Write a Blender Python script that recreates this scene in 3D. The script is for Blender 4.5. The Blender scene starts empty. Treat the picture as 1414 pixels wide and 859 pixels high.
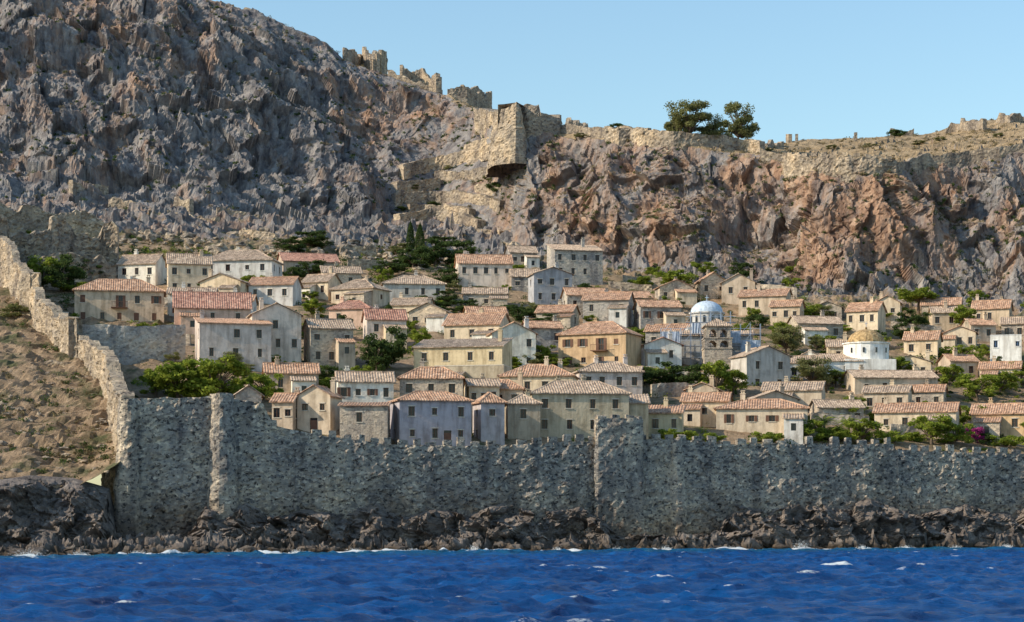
import bpy, math, random
import numpy as np
from mathutils import Vector
random.seed(7); np.random.seed(7)
F=2778.0; CZ=5.0; HY=705.0
sc=bpy.context.scene
# ------------------------------------------------------------ noise
def _h(i,j,k):
    h=(i*374761393+j*668265263+k*1442695041)&0xffffffff
    h=((h^(h>>13))*1274126177)&0xffffffff
    h=((h^(h>>15))*2246822519)&0xffffffff
    return ((h^(h>>16))&0xffffff)/float(0xffffff)
def vn(x,y,z):
    x=np.asarray(x,float);y=np.asarray(y,float)+0*x;z=np.asarray(z,float)+0*x
    xi=np.floor(x).astype(np.int64);yi=np.floor(y).astype(np.int64);zi=np.floor(z).astype(np.int64)
    u=x-xi;v=y-yi;w=z-zi
    u=u*u*(3-2*u);v=v*v*(3-2*v);w=w*w*(3-2*w)
    r=0
    for a in (0,1):
        for b in (0,1):
            for c in (0,1):
                r=r+_h(xi+a,yi+b,zi+c)*(u if a else 1-u)*(v if b else 1-v)*(w if c else 1-w)
    return r
def fbm(x,y,z,o=4):
    s=0;a=.5;t=0
    for i in range(o):
        s=s+a*vn(x*2**i+i*17.3,y*2**i+i*5.1,z*2**i+i*9.7);t+=a;a*=.5
    return s/t
def ridge(x,y,z,o=3):
    s=0;a=.5;t=0
    for i in range(o):
        s=s+a*(1-np.abs(2*vn(x*2**i+i*13.1,y*2**i+i*7.7,z*2**i+i*3.3)-1));t+=a;a*=.5
    return s/t
def facet(x,y,z,sl=1.0,st=1.0):
    """broken planar rock facets: each cell has its own step (st) and tilt (sl)"""
    x=np.asarray(x,float);y=np.asarray(y,float)+0*x;z=np.asarray(z,float)+0*x
    xi=np.floor(x).astype(np.int64);yi=np.floor(y).astype(np.int64);zi=np.floor(z).astype(np.int64)
    best=np.full(x.shape,9e9);val=np.zeros(x.shape)
    for a in(-1,0,1):
        for b in(-1,0,1):
            for c in(-1,0,1):
                i,j,k=xi+a,yi+b,zi+c
                dx=x-(i+_h(i,j,k+71));dy=y-(j+_h(i+31,j,k));dz=z-(k+_h(i,j+53,k))
                d=dx*dx+dy*dy+dz*dz;m=d<best
                v=st*(_h(i+7,j+7,k)-.5)+sl*((_h(i,j+11,k+5)-.5)*dx+(_h(i+3,j,k+13)-.5)*dy+(_h(i+19,j+2,k)-.5)*dz)*2
                val=np.where(m,v,val);best=np.where(m,d,best)
    return val
# ------------------------------------------------------------ land form
def yw(x): return .336*x+251.5
def ywp(px): return 251.5/(1-.336*(px-707)/F)
def T(x,y):
    w=yw(x); k=.26+.00025*np.maximum(x,0)
    t=11.5+k*(y-w)
    left=np.clip((-45-x)/6,0,1)
    return t-left*4.0*np.exp(-np.maximum(y-w,0)/25)
def X(px,d): return (px-707)/F*d
def Z(py,d): return CZ+(HY-py)/F*d
def dground(px,py):
    lo=ywp(px)+4;hi=520
    for _ in range(40):
        m=(lo+hi)/2
        p=HY-F*(float(T(X(px,m),m))-CZ)/m
        if p>py: lo=m
        else: hi=m
    return lo
CL=np.array([
(-600,440,150,475,-300,540,-230,700),
(-100,440,225,472,-190,535,-100,680),
(0,440,236,472,-140,535,-60,680),
(200,440,262,472,-40,535,60,680),
(270,442,272,474,-2,538,90,680),
(340,446,285,476,14,540,100,680),
(400,450,298,480,38,540,110,680),
(450,455,308,484,60,540,120,680),
(472,456,312,485,82,540,125,660),
(530,460,304,490,104,540,135,640),
(610,468,280,500,130,535,146,600),
(660,470,250,498,152,520,160,590),
(700,462,290,480,164,500,166,580),
(722,448,300,458,176,474,168,560),
(770,444,320,452,184,472,176,550),
(830,440,340,446,190,464,184,540),
(920,430,355,436,197,456,190,530),
(1050,420,372,427,212,449,200,520),
(1085,416,380,423,226,444,196,520),
(1125,409,380,415,236,431,192,520),
(1240,408,385,414,236,430,184,520),
(1275,409,385,416,225,437,184,520),
(1340,408,388,415,215,438,168,520),
(1414,405,392,412,205,436,160,520),
(1800,390,392,400,170,425,130,520),
(2200,380,392,392,160,415,120,520)],float)
def cprof(px):
    g=lambda c: np.interp(px,CL[:,0],CL[:,c])
    fd=g(1);fz=T(X(px,fd),fd)-4
    md=g(3);mz=Z(g(2),md);td=g(5);tz=Z(g(4),td);bd=g(7);bz=Z(g(6),bd)
    return [(fd,fz),(md,mz),(td,tz),(bd,bz)]
# ------------------------------------------------------------ materials
def newmat(name):
    m=bpy.data.materials.new(name);m.use_nodes=True
    n=m.node_tree.nodes;l=m.node_tree.links
    b=n['Principled BSDF'];b.inputs['Roughness'].default_value=.9
    b.inputs['Specular IOR Level'].default_value=.2
    return m,n,l,b
def ramp(n,stops):
    r=n.new('ShaderNodeValToRGB');e=r.color_ramp.elements
    while len(e)<len(stops): e.new(.5)
    for i,(p,c) in enumerate(stops):
        e[i].position=p;e[i].color=(*c,1) if len(c)==3 else c
    return r
def noise(n,l,vec,scale,det=4,rough=.55):
    t=n.new('ShaderNodeTexNoise');t.inputs['Scale'].default_value=scale;t.inputs['Detail'].default_value=min(det,7)
    t.inputs['Roughness'].default_value=rough
    if vec is not None:l.new(vec,t.inputs['Vector'])
    return t.outputs['Fac']
def mapping(n,l,vec,s,rot=(0,0,0)):
    m=n.new('ShaderNodeMapping');m.inputs['Scale'].default_value=s;m.inputs['Rotation'].default_value=rot;l.new(vec,m.inputs['Vector']);return m.outputs[0]
def mix(n,l,f,a,b,mode='MIX'):
    m=n.new('ShaderNodeMixRGB');m.blend_type=mode
    for i,v in enumerate((f,a,b)):
        if isinstance(v,(int,float)): m.inputs[i].default_value=v
        elif isinstance(v,tuple): m.inputs[i].default_value=(*v,1)
        else: l.new(v,m.inputs[i])
    return m.outputs[0]
def bump(n,l,h,dist,strength=1,prev=None):
    b=n.new('ShaderNodeBump');b.inputs['Distance'].default_value=dist;b.inputs['Strength'].default_value=strength
    l.new(h,b.inputs['Height'])
    if prev is not None:l.new(prev,b.inputs['Normal'])
    return b.outputs[0]
def pos(n): return n.new('ShaderNodeNewGeometry').outputs['Position']
def attr(n,name):
    a=n.new('ShaderNodeAttribute');a.attribute_name=name;return a.outputs['Fac']

def masonry(name,c1,c2,c3,scale=2.2,bd=.12,dark=.55,pits=True,stain=False):
    m,n,l,b=newmat(name);p=pos(n)
    pm=mapping(n,l,p,(1,1,1.5))
    wn=n.new('ShaderNodeTexNoise');wn.inputs['Scale'].default_value=1.3;wn.inputs['Detail'].default_value=2;l.new(p,wn.inputs['Vector'])
    va=n.new('ShaderNodeVectorMath');va.operation='MULTIPLY_ADD';l.new(wn.outputs['Color'],va.inputs[0]);va.inputs[1].default_value=(.6,.6,.6);l.new(pm,va.inputs[2]);pm=va.outputs[0]
    v=n.new('ShaderNodeTexVoronoi');v.inputs['Scale'].default_value=scale;l.new(pm,v.inputs['Vector'])
    sep=n.new('ShaderNodeSeparateColor');l.new(v.outputs['Color'],sep.inputs[0])
    r=ramp(n,[(0,c1),(.3,c2),(.75,c2),(1,c3)]);l.new(sep.outputs[0],r.inputs[0])
    col=r.outputs[0]
    big=ramp(n,[(.30,(.52,.52,.57)),(.44,(.82,.81,.82)),(.56,(1.08,1.03,.97)),(.70,(1.40,1.27,1.09))]);l.new(noise(n,l,mapping(n,l,p,(1,1,.8)),.22,7,.68),big.inputs[0])
    col=mix(n,l,1,col,big.outputs[0],'MULTIPLY')
    if pits:
        pit=ramp(n,[(dark-.19,(.20,.20,.22)),(dark-.13,(1,1,1))]);l.new(noise(n,l,mapping(n,l,p,(1,1,1.4)),2.0,3,.62),pit.inputs[0])
        col=mix(n,l,1,col,pit.outputs[0],'MULTIPLY')
    st=ramp(n,[(.36,(.52,.52,.56)),(.5,(1,1,1))]);l.new(noise(n,l,mapping(n,l,p,(1,1,.12)),.5,5,.6),st.inputs[0])
    col=mix(n,l,.85,col,st.outputs[0],'MULTIPLY')
    if stain:
        s=n.new('ShaderNodeSeparateXYZ');l.new(p,s.inputs[0])
        a=n.new('ShaderNodeMath');a.operation='MULTIPLY_ADD';l.new(noise(n,l,mapping(n,l,p,(1,1,.5)),.22,6,.68),a.inputs[0]);a.inputs[1].default_value=15;l.new(s.outputs[2],a.inputs[2])
        mr=n.new('ShaderNodeMapRange');mr.inputs[1].default_value=9.5;mr.inputs[2].default_value=15.0;l.new(a.outputs[0],mr.inputs[0])
        col=mix(n,l,1,col,mix(n,l,mr.outputs[0],(.50,.44,.40),(1.0,1.0,1.0)),'MULTIPLY')
    l.new(col,b.inputs['Base Color'])
    h=mix(n,l,.6,v.outputs['Distance'],sep.outputs[1])
    nb=bump(n,l,h,bd,1)
    nb=bump(n,l,noise(n,l,p,1.7,5,.68),bd*3.4,.9,nb)
    l.new(nb,b.inputs['Normal']);return m
M={}
M['wallstone']=masonry('sea_wall_masonry',(.19,.178,.165),(.43,.375,.305),(.72,.62,.48),2.4,.16,.56,stain=True)
M['litstone']=masonry('sunlit_fortification_stone',(.25,.21,.16),(.48,.39,.285),(.64,.53,.39),1.8,.14,.52)  # brighter copy of the ruin stone, sunlit tone put into the colour
M['ruin']=masonry('ruin_stone',(.19,.16,.13),(.40,.33,.25),(.56,.47,.35),1.8,.14,.51)
for nm,c in dict(cream=(.74,.61,.45),white=(.84,.80,.73),pinkwhite=(.76,.65,.57),lavender=(.51,.47,.49),ochre=(.56,.48,.35),
    orange=(.70,.49,.29),salmon=(.68,.48,.38),grey=(.62,.58,.52),yellow=(.66,.55,.37),tan=(.62,.50,.38),bluegrey=(.53,.53,.53),brightwhite=(.86,.86,.85)).items():
    m,n,l,b=newmat('plaster_'+nm);p=pos(n)
    r=ramp(n,[(.3,tuple(x*.70 for x in c)),(.5,c),(.7,tuple(min(.9,x*1.12) for x in c))]);l.new(noise(n,l,p,.7,6,.68),r.inputs[0])
    st=ramp(n,[(.35,(.62,.59,.56)),(.55,(1,1,1))]);l.new(noise(n,l,mapping(n,l,p,(1.5,1.5,.25)),.9,5,.6),st.inputs[0])
    oi=n.new('ShaderNodeObjectInfo');ov=ramp(n,[(0,(.76,.74,.75)),(.5,(.98,.96,.93)),(1,(1.06,1.0,.90))]);l.new(oi.outputs['Random'],ov.inputs[0])
    cc=mix(n,l,.85,r.outputs[0],st.outputs[0],'MULTIPLY')
    l.new(mix(n,l,1,cc,ov.outputs[0],'MULTIPLY'),b.inputs['Base Color'])
    l.new(bump(n,l,noise(n,l,p,3,5,.6),.07,.7),b.inputs['Normal']);M[nm]=m
M['stone']=masonry('house_rubble_stone',(.31,.265,.215),(.52,.44,.345),(.68,.58,.45),2.8,.06,.40)
M['dstone']=masonry('grey_rubble_stone',(.26,.245,.225),(.44,.405,.355),(.60,.54,.47),2.8,.06,.40)
def roofmat(name,a,b_,c):
    m,n,l,b=newmat(name);p=pos(n)
    r=ramp(n,[(.28,a),(.5,b_),(.72,c)]);l.new(noise(n,l,p,1.3,6,.75),r.inputs[0])
    v=n.new('ShaderNodeTexVoronoi');v.inputs['Scale'].default_value=3.0;l.new(p,v.inputs['Vector'])
    s=n.new('ShaderNodeSeparateColor');l.new(v.outputs['Color'],s.inputs[0])
    rr=ramp(n,[(0,(.52,.50,.50)),(1,(1.2,1.16,1.12))]);l.new(s.outputs[0],rr.inputs[0])
    l.new(mix(n,l,1,r.outputs[0],rr.outputs[0],'MULTIPLY'),b.inputs['Base Color'])
    l.new(bump(n,l,noise(n,l,p,4,3,.6),.08,.6),b.inputs['Normal']);return m
M['roofA']=roofmat('terracotta_tiles',(.30,.17,.11),(.54,.335,.22),(.66,.50,.37))
M['roofB']=roofmat('weathered_tiles',(.27,.205,.155),(.50,.38,.28),(.64,.53,.41))
M['roofC']=roofmat('red_tiles',(.28,.135,.10),(.49,.27,.20),(.60,.41,.31))
def flat(name,c,rough=.7,spec=.3):
    m,n,l,b=newmat(name);r=ramp(n,[(.3,tuple(x*.75 for x in c)),(.7,tuple(min(1,x*1.15) for x in c))]);l.new(noise(n,l,pos(n),2.5,4),r.inputs[0])
    l.new(r.outputs[0],b.inputs['Base Color']);b.inputs['Roughness'].default_value=rough;b.inputs['Specular IOR Level'].default_value=spec;return m
M['glass']=flat('dark_window_glass',(.02,.022,.028),.15,.5)
M['wood']=flat('brown_shutter_wood',(.16,.08,.05))
M['gwood']=flat('pale_shutter_wood',(.30,.24,.17))
M['bwood']=flat('blue_shutter_wood',(.10,.20,.42))
M['trim']=flat('stone_trim',(.58,.51,.41))
M['bark']=flat('bark',(.14,.10,.07))
M['dome']=roofmat('ochre_dome_tiles',(.24,.15,.07),(.48,.33,.16),(.58,.44,.26))
M['bluedome']=flat('pale_blue_dome_plaster',(.52,.60,.68))
M['steel']=flat('scaffold_steel',(.35,.42,.52),.5)
M['plank']=flat('scaffold_plank',(.35,.33,.32))
M['net']=flat('scaffold_netting',(.40,.46,.55))
def leafmat(name,a,b_,tr=.35):
    m=bpy.data.materials.new(name);m.use_nodes=True;n=m.node_tree.nodes;l=m.node_tree.links
    n.remove(n['Principled BSDF']);out=n['Material Output']
    r=ramp(n,[(.35,a),(.65,b_)]);l.new(noise(n,l,pos(n),.9,4,.7),r.inputs[0])
    d=n.new('ShaderNodeBsdfDiffuse');t=n.new('ShaderNodeBsdfTranslucent');l.new(r.outputs[0],d.inputs[0]);l.new(r.outputs[0],t.inputs[0])
    mx=n.new('ShaderNodeMixShader');mx.inputs[0].default_value=tr;l.new(d.outputs[0],mx.inputs[1]);l.new(t.outputs[0],mx.inputs[2]);l.new(mx.outputs[0],out.inputs[0])
    return m
M['leaf']=leafmat('green_leaves',(.12,.17,.025),(.34,.38,.06),.4)
M['dleaf']=leafmat('dark_leaves',(.04,.065,.022),(.11,.15,.045))
M['oleaf']=leafmat('olive_leaves',(.13,.14,.055),(.29,.28,.11),.4)
M['scrub']=leafmat('dry_scrub',(.12,.10,.055),(.30,.235,.13),.2)
M['pink']=leafmat('bougainvillea_bracts',(.30,.03,.14),(.45,.07,.25))
def rockcolor(n,l,p,rustsrc):
    pv=mapping(n,l,p,(1,1,.5),(0,.2,0))
    g=ramp(n,[(.28,(.11,.102,.10)),(.42,(.23,.21,.203)),(.56,(.345,.315,.295)),(.72,(.53,.475,.42))]);l.new(noise(n,l,pv,.35,7,.74),g.inputs[0])
    ru=ramp(n,[(.3,(.22,.13,.09)),(.5,(.45,.275,.18)),(.7,(.64,.45,.315))]);l.new(noise(n,l,pv,.4,7,.72),ru.inputs[0])
    ad=n.new('ShaderNodeMath');ad.operation='ADD';l.new(noise(n,l,mapping(n,l,p,(1,1,.28),(0,.1,0)),.13,7,.72),ad.inputs[0])
    if rustsrc is not None:l.new(rustsrc,ad.inputs[1])
    else: ad.inputs[1].default_value=.0
    rf=ramp(n,[(.50,(0,0,0)),(.68,(1,1,1))]);l.new(ad.outputs[0],rf.inputs[0])
    col=mix(n,l,rf.outputs[0],g.outputs[0],ru.outputs[0])
    st=ramp(n,[(.38,(.36,.36,.41)),(.53,(1,1,1))]);l.new(noise(n,l,mapping(n,l,p,(1,1,.14),(0,.06,0)),.35,6,.7),st.inputs[0])
    return mix(n,l,.8,col,st.outputs[0],'MULTIPLY')
m,n,l,b=newmat('cliff_rock');p=pos(n)
col=rockcolor(n,l,p,attr(n,'rust'))
geo=n.new('ShaderNodeNewGeometry');sx=n.new('ShaderNodeSeparateXYZ');l.new(geo.outputs['Normal'],sx.inputs[0])
ft=n.new('ShaderNodeMath');ft.operation='MULTIPLY_ADD';l.new(noise(n,l,p,.5,5,.7),ft.inputs[0]);ft.inputs[1].default_value=.5;l.new(sx.outputs[2],ft.inputs[2])
ft2=n.new('ShaderNodeMath');ft2.operation='ADD';l.new(ft.outputs[0],ft2.inputs[0]);l.new(attr(n,'plat'),ft2.inputs[1])
fr=ramp(n,[(.98,(0,0,0)),(1.0,(1,1,1))]);l.new(ft2.outputs[0],fr.inputs[0])
gr=ramp(n,[(.35,(.20,.15,.09)),(.5,(.40,.285,.165)),(.65,(.55,.41,.25))]);l.new(noise(n,l,p,.35,7,.75),gr.inputs[0])
col=mix(n,l,fr.outputs[0],col,gr.outputs[0])
l.new(col,b.inputs['Base Color'])
nb=bump(n,l,noise(n,l,mapping(n,l,p,(1,1,.7)),.6,7,.75),1.3,.9);l.new(nb,b.inputs['Normal']);M['cliff']=m
m,n,l,b=newmat('dry_ground');p=pos(n)
gr=ramp(n,[(.3,(.16,.11,.07)),(.43,(.32,.22,.135)),(.57,(.48,.335,.21)),(.72,(.60,.45,.30))]);l.new(noise(n,l,p,.5,7,.8),gr.inputs[0])
gg=ramp(n,[(.50,(0,0,0)),(.62,(1,1,1))]);l.new(noise(n,l,p,.16,6,.7),gg.inputs[0])
gc=mix(n,l,gg.outputs[0],gr.outputs[0],(.13,.13,.06))
rc=rockcolor(n,l,p,None)
ra=n.new('ShaderNodeMath');ra.operation='ADD';l.new(attr(n,'rocky'),ra.inputs[0]);l.new(noise(n,l,p,.25,7,.75),ra.inputs[1])
rr=ramp(n,[(.62,(0,0,0)),(.72,(1,1,1))]);l.new(ra.outputs[0],rr.inputs[0])
l.new(mix(n,l,rr.outputs[0],gc,rc),b.inputs['Base Color'])
l.new(bump(n,l,noise(n,l,p,1.2,7,.78),.8,1),b.inputs['Normal']);M['ground']=m
m,n,l,b=newmat('wet_shore_rock');p=pos(n)
gr=ramp(n,[(.3,(.055,.047,.044)),(.44,(.145,.12,.105)),(.57,(.25,.205,.175)),(.72,(.50,.42,.34))]);l.new(noise(n,l,mapping(n,l,p,(.7,1,1.2)),.4,7,.78),gr.inputs[0])
s=n.new('ShaderNodeSeparateXYZ');l.new(p,s.inputs[0])
wn=n.new('ShaderNodeMath');wn.operation='MULTIPLY_ADD';l.new(noise(n,l,p,.6,3),wn.inputs[0]);wn.inputs[1].default_value=2.5;l.new(s.outputs[2],wn.inputs[2])
mr=n.new('ShaderNodeMapRange');mr.inputs[1].default_value=1.4;mr.inputs[2].default_value=2.6;l.new(wn.outputs[0],mr.inputs[0])
wet=ramp(n,[(.35,(.02,.016,.012)),(.65,(.12,.08,.045))]);l.new(noise(n,l,p,1.1,6,.7),wet.inputs[0])
col=mix(n,l,mr.outputs[0],wet.outputs[0],gr.outputs[0]);l.new(col,b.inputs['Base Color'])
b.inputs['Roughness'].default_value=.7
l.new(bump(n,l,noise(n,l,p,1.0,7,.76),.6,.9),b.inputs['Normal']);M['rock']=m
# sea
m,n,l,b=newmat('sea_water');p=pos(n)
cn=ramp(n,[(.35,(.001,.035,.145)),(.65,(.003,.105,.36))]);l.new(noise(n,l,mapping(n,l,p,(.35,1,1)),.22,7,.7),cn.inputs[0])
base=mix(n,l,attr(n,'shore'),cn.outputs[0],(.015,.14,.22))
fa=n.new('ShaderNodeMath');fa.operation='ADD';l.new(attr(n,'foam'),fa.inputs[0])
l.new(noise(n,l,mapping(n,l,p,(.55,1.2,1)),1.9,7,.8),fa.inputs[1])
ff=ramp(n,[(.87,(0,0,0)),(1.0,(1,1,1))]);l.new(fa.outputs[0],ff.inputs[0])
l.new(mix(n,l,ff.outputs[0],base,(.8,.84,.86)),b.inputs['Base Color'])
rr=n.new('ShaderNodeMapRange');rr.inputs[3].default_value=.18;rr.inputs[4].default_value=.9;l.new(ff.outputs[0],rr.inputs[0]);l.new(rr.outputs[0],b.inputs['Roughness'])
b.inputs['IOR'].default_value=1.33;b.inputs['Specular IOR Level'].default_value=.35
nb=bump(n,l,noise(n,l,mapping(n,l,p,(.5,1.2,1)),1.9,7,.72),.5,1);l.new(nb,b.inputs['Normal']);M['sea']=m
M['foam']=flat('sea_spray',(.85,.87,.88))
# ------------------------------------------------------------ mesh helpers
def link(o,parent=None):
    sc.collection.objects.link(o)
    if parent: o.parent=parent
    return o
def grid(name,P,mat,attrs=None,smooth=True,parent=None):
    n_,m_=P.shape[:2];idx=np.arange(n_*m_).reshape(n_,m_)
    q=np.stack([idx[:-1,:-1],idx[1:,:-1],idx[1:,1:],idx[:-1,1:]],-1).reshape(-1,4)
    me=bpy.data.meshes.new(name);me.vertices.add(n_*m_);me.vertices.foreach_set('co',P.reshape(-1).astype(np.float32))
    me.loops.add(q.size);me.loops.foreach_set('vertex_index',q.reshape(-1).astype(np.int32))
    me.polygons.add(len(q));me.polygons.foreach_set('loop_start',np.arange(0,q.size,4,dtype=np.int32))
    me.update(calc_edges=True);me.validate()
    if attrs:
        for k,a in attrs.items():
            at=me.attributes.new(k,'FLOAT','POINT');at.data.foreach_set('value',np.ascontiguousarray(np.broadcast_to(a,P.shape[:2])).reshape(-1).astype(np.float32))
    me.polygons.foreach_set('use_smooth',np.full(len(me.polygons),bool(smooth)))
    me.materials.append(M[mat]);return link(bpy.data.objects.new(name,me),parent)
def quads(name,V,mats,midx=None,parent=None):
    k=len(V);me=bpy.data.meshes.new(name);me.vertices.add(k*4);me.vertices.foreach_set('co',V.reshape(-1).astype(np.float32))
    me.loops.add(k*4);me.loops.foreach_set('vertex_index',np.arange(k*4,dtype=np.int32))
    me.polygons.add(k);me.polygons.foreach_set('loop_start',np.arange(0,k*4,4,dtype=np.int32));me.update(calc_edges=True)
    for x in mats: me.materials.append(M[x])
    if midx is not None: me.polygons.foreach_set('material_index',midx.astype(np.int32))
    return me
class MB:
    def __init__(s): s.v=[];s.f=[]
    def poly(s,*p):
        i=len(s.v);s.v+= [tuple(a) for a in p];s.f.append(tuple(range(i,i+len(p))))
    def box(s,x0,y0,z0,x1,y1,z1):
        i=len(s.v);s.v+=[(x0,y0,z0),(x1,y0,z0),(x1,y1,z0),(x0,y1,z0),(x0,y0,z1),(x1,y0,z1),(x1,y1,z1),(x0,y1,z1)]
        s.f+=[tuple(i+j for j in q) for q in((0,3,2,1),(4,5,6,7),(0,1,5,4),(1,2,6,5),(2,3,7,6),(3,0,4,7))]
    def fbox(s,o,u,n,a0,a1,b0,b1,c0,c1):
        i=len(s.v)
        for b_ in (b0,b1):
            for (a,c) in ((a0,c0),(a1,c0),(a1,c1),(a0,c1)):
                s.v.append((o[0]+u[0]*a+n[0]*c,o[1]+u[1]*a+n[1]*c,b_))
        s.f+=[tuple(i+j for j in q) for q in((0,3,2,1),(4,5,6,7),(0,1,5,4),(1,2,6,5),(2,3,7,6),(3,0,4,7))]
    def tube(s,p,q,r,k=5):
        p=Vector(p);q=Vector(q);d=(q-p).normalized();a=d.orthogonal().normalized();b_=d.cross(a);i=len(s.v)
        r2=r if not isinstance(r,tuple) else r[1];r1=r if not isinstance(r,tuple) else r[0]
        for c,rr_ in((p,r1),(q,r2)):
            for j in range(k):
                t=j*2*math.pi/k;s.v.append(tuple(c+(a*math.cos(t)+b_*math.sin(t))*rr_))
        for j in range(k): s.f.append((i+j,i+(j+1)%k,i+k+(j+1)%k,i+k+j))
    def obj(s,name,mat,parent=None):
        if not s.v: return None
        me=bpy.data.meshes.new(name);me.from_pydata(s.v,[],s.f);me.materials.append(M[mat]);me.update()
        return link(bpy.data.objects.new(name,me),parent)
def empty(name,loc,rz=0):
    o=bpy.data.objects.new(name,None);o.location=loc;o.rotation_euler=(0,0,rz);o.empty_display_size=1;return link(o)
# ------------------------------------------------------------ cliff
pxs=np.concatenate([np.arange(-600,-60,12),np.arange(-60,1470,1.6),np.arange(1470,2200,12)])
prof=cprof(pxs)
far=(prof[3][0]+160,prof[3][1]-45)
segs=[(prof[0],prof[1],60),(prof[1],prof[2],210),(prof[2],prof[3],60),(prof[3],far,6)]
rows=[];fade=[];plat=[]
for si,(a,b_,k) in enumerate(segs):
    for s in np.linspace(0,1,k,endpoint=(si==3)):
        d=a[0]+(b_[0]-a[0])*s;z=a[1]+(b_[1]-a[1])*s
        rows.append(np.stack([X(pxs,d),d,z],-1))
        f=1.0
        if si==0:f=.35+.65*s
        if si==1:f=min(1,(1-s)*4+.18)
        if si==2:f=.18*(1-s)+.12
        if si==3:f=.1
        fade.append(f);plat.append(.28 if si>=2 else (-.10 if s<.94 or si==0 else .08))
P=np.stack(rows,0);fade=np.array(fade)[:,None];plat=np.array(plat)[:,None]
for _ in range(3):
    P[1:-1]=(P[:-2]+2*P[1:-1]+P[2:])/4
du=np.gradient(P,axis=1);dv=np.gradient(P,axis=0);N=np.cross(du,dv)
for _ in range(10): N[:,1:-1]=(N[:,:-2]+N[:,1:-1]+N[:,2:])/3
N/=np.linalg.norm(N,axis=-1,keepdims=True)+1e-9
N*=np.sign(-N[...,1:2]+.3*N[...,2:3]+1e-6)
x,y,z=P[...,0],P[...,1],P[...,2]
pcol=np.broadcast_to(pxs,P.shape[:2]);pyy=HY-F*(P[...,2]-CZ)/P[...,1]
G=lambda cx,cy,sx_,sy_:np.exp(-((pcol-cx)/sx_)**2-((pyy-cy)/sy_)**2)
wx=(fbm(x/7,y/7,z/9,4)-.5)*4.5;wz=(fbm(x/7+9,y/7,z/9+4,4)-.5)*5
xs_,zs_=x+wx+z*.1,z+wz
D=(fbm(x/18,y/18,z/60,3)-.5)*15+(ridge(xs_/12,y/12,zs_/40+3,2)-.5)*5
D=D+facet(xs_/6.5,y/6.5,zs_/16,1.0,.5)*3.2+facet(xs_/2.6,y/2.6,zs_/5.5,1.0,.5)*1.1+facet(xs_/1.0,y/1.0,zs_/1.6,1,.6)*.42+(fbm(x/.8,y/.8,z/.9,3)-.5)*.7
led=(vn(x/30,y/30,z/5.0)-.5)*1.2+(vn(x/15,9.1+0*y,z/2.0)-.5)*.6
gul=1-.85*np.clip(G(625,255,85,95)*1.6,0,1)
D=(D+led)*fade*gul
P=P+N*D[...,None]
rust=.02+.085*G(900,290,230,110)+.15*G(1180,300,120,90)+.05*G(180,90,130,100)+.10*G(560,170,70,60)+.04*G(1350,280,100,80)-.09*G(330,220,190,140)-.06*G(640,270,80,90)
plat=np.broadcast_to(plat,P.shape[:2])-np.clip((640-pcol)/60,0,1)*.35
cliff_o=grid('cliff',P,'cliff',{'rust':rust,'plat':plat},smooth=False)
PC=P;PCY=HY-F*(P[...,2]-CZ)/P[...,1]
def csurf(px,py):
    j=int(np.argmin(np.abs(pxs-px)));yy_=PCY[:330,j]
    k=np.where(yy_<=py)[0]
    i=int(k[0]) if len(k) else int(np.argmin(yy_))
    return float(PC[i,j,1]),float(PC[i,j,2])
# ------------------------------------------------------------ town ground
xs=np.concatenate([np.arange(-260,-112,4),np.arange(-112,110,.55),np.arange(110,330,4)])
vs=np.linspace(0,1,360)
xx,vv=np.meshgrid(xs,vs)
y0=yw(xx)+np.where(xx<-46,-1.5,.8)
yy=y0+vv*(490-y0)
zz=T(xx,yy)+(fbm(xx/6,yy/6,0,4)-.5)*1.6*np.clip((yy-y0)/5,0.2,1)
lf=np.clip((-48-xx)/5,0,1)*np.clip((340-yy)/15,0,1)
pgx=707+F*xx/yy
rk=np.clip((yy-np.interp(pgx,[-200,170,400,600,800,1000,1414],[355,405,415,410,420,395,385]))/22,0,1)
zz=zz+lf*((ridge(xx/5,yy/5,2,3)-.5)*1.8+facet(xx/1.6,yy/1.6,3)*.5)+rk*(facet(xx/4,yy/4,zz/4)*2.2+facet(xx/1.6,yy/1.6,zz/1.6)*1.2+(fbm(xx/15,yy/15,4,2)-.5)*5)
grid('hillside_ground',np.stack([xx,yy,zz],-1),'ground',{'rocky':rk*.28+lf*.04-.04*(1-rk)},smooth=False)
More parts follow.
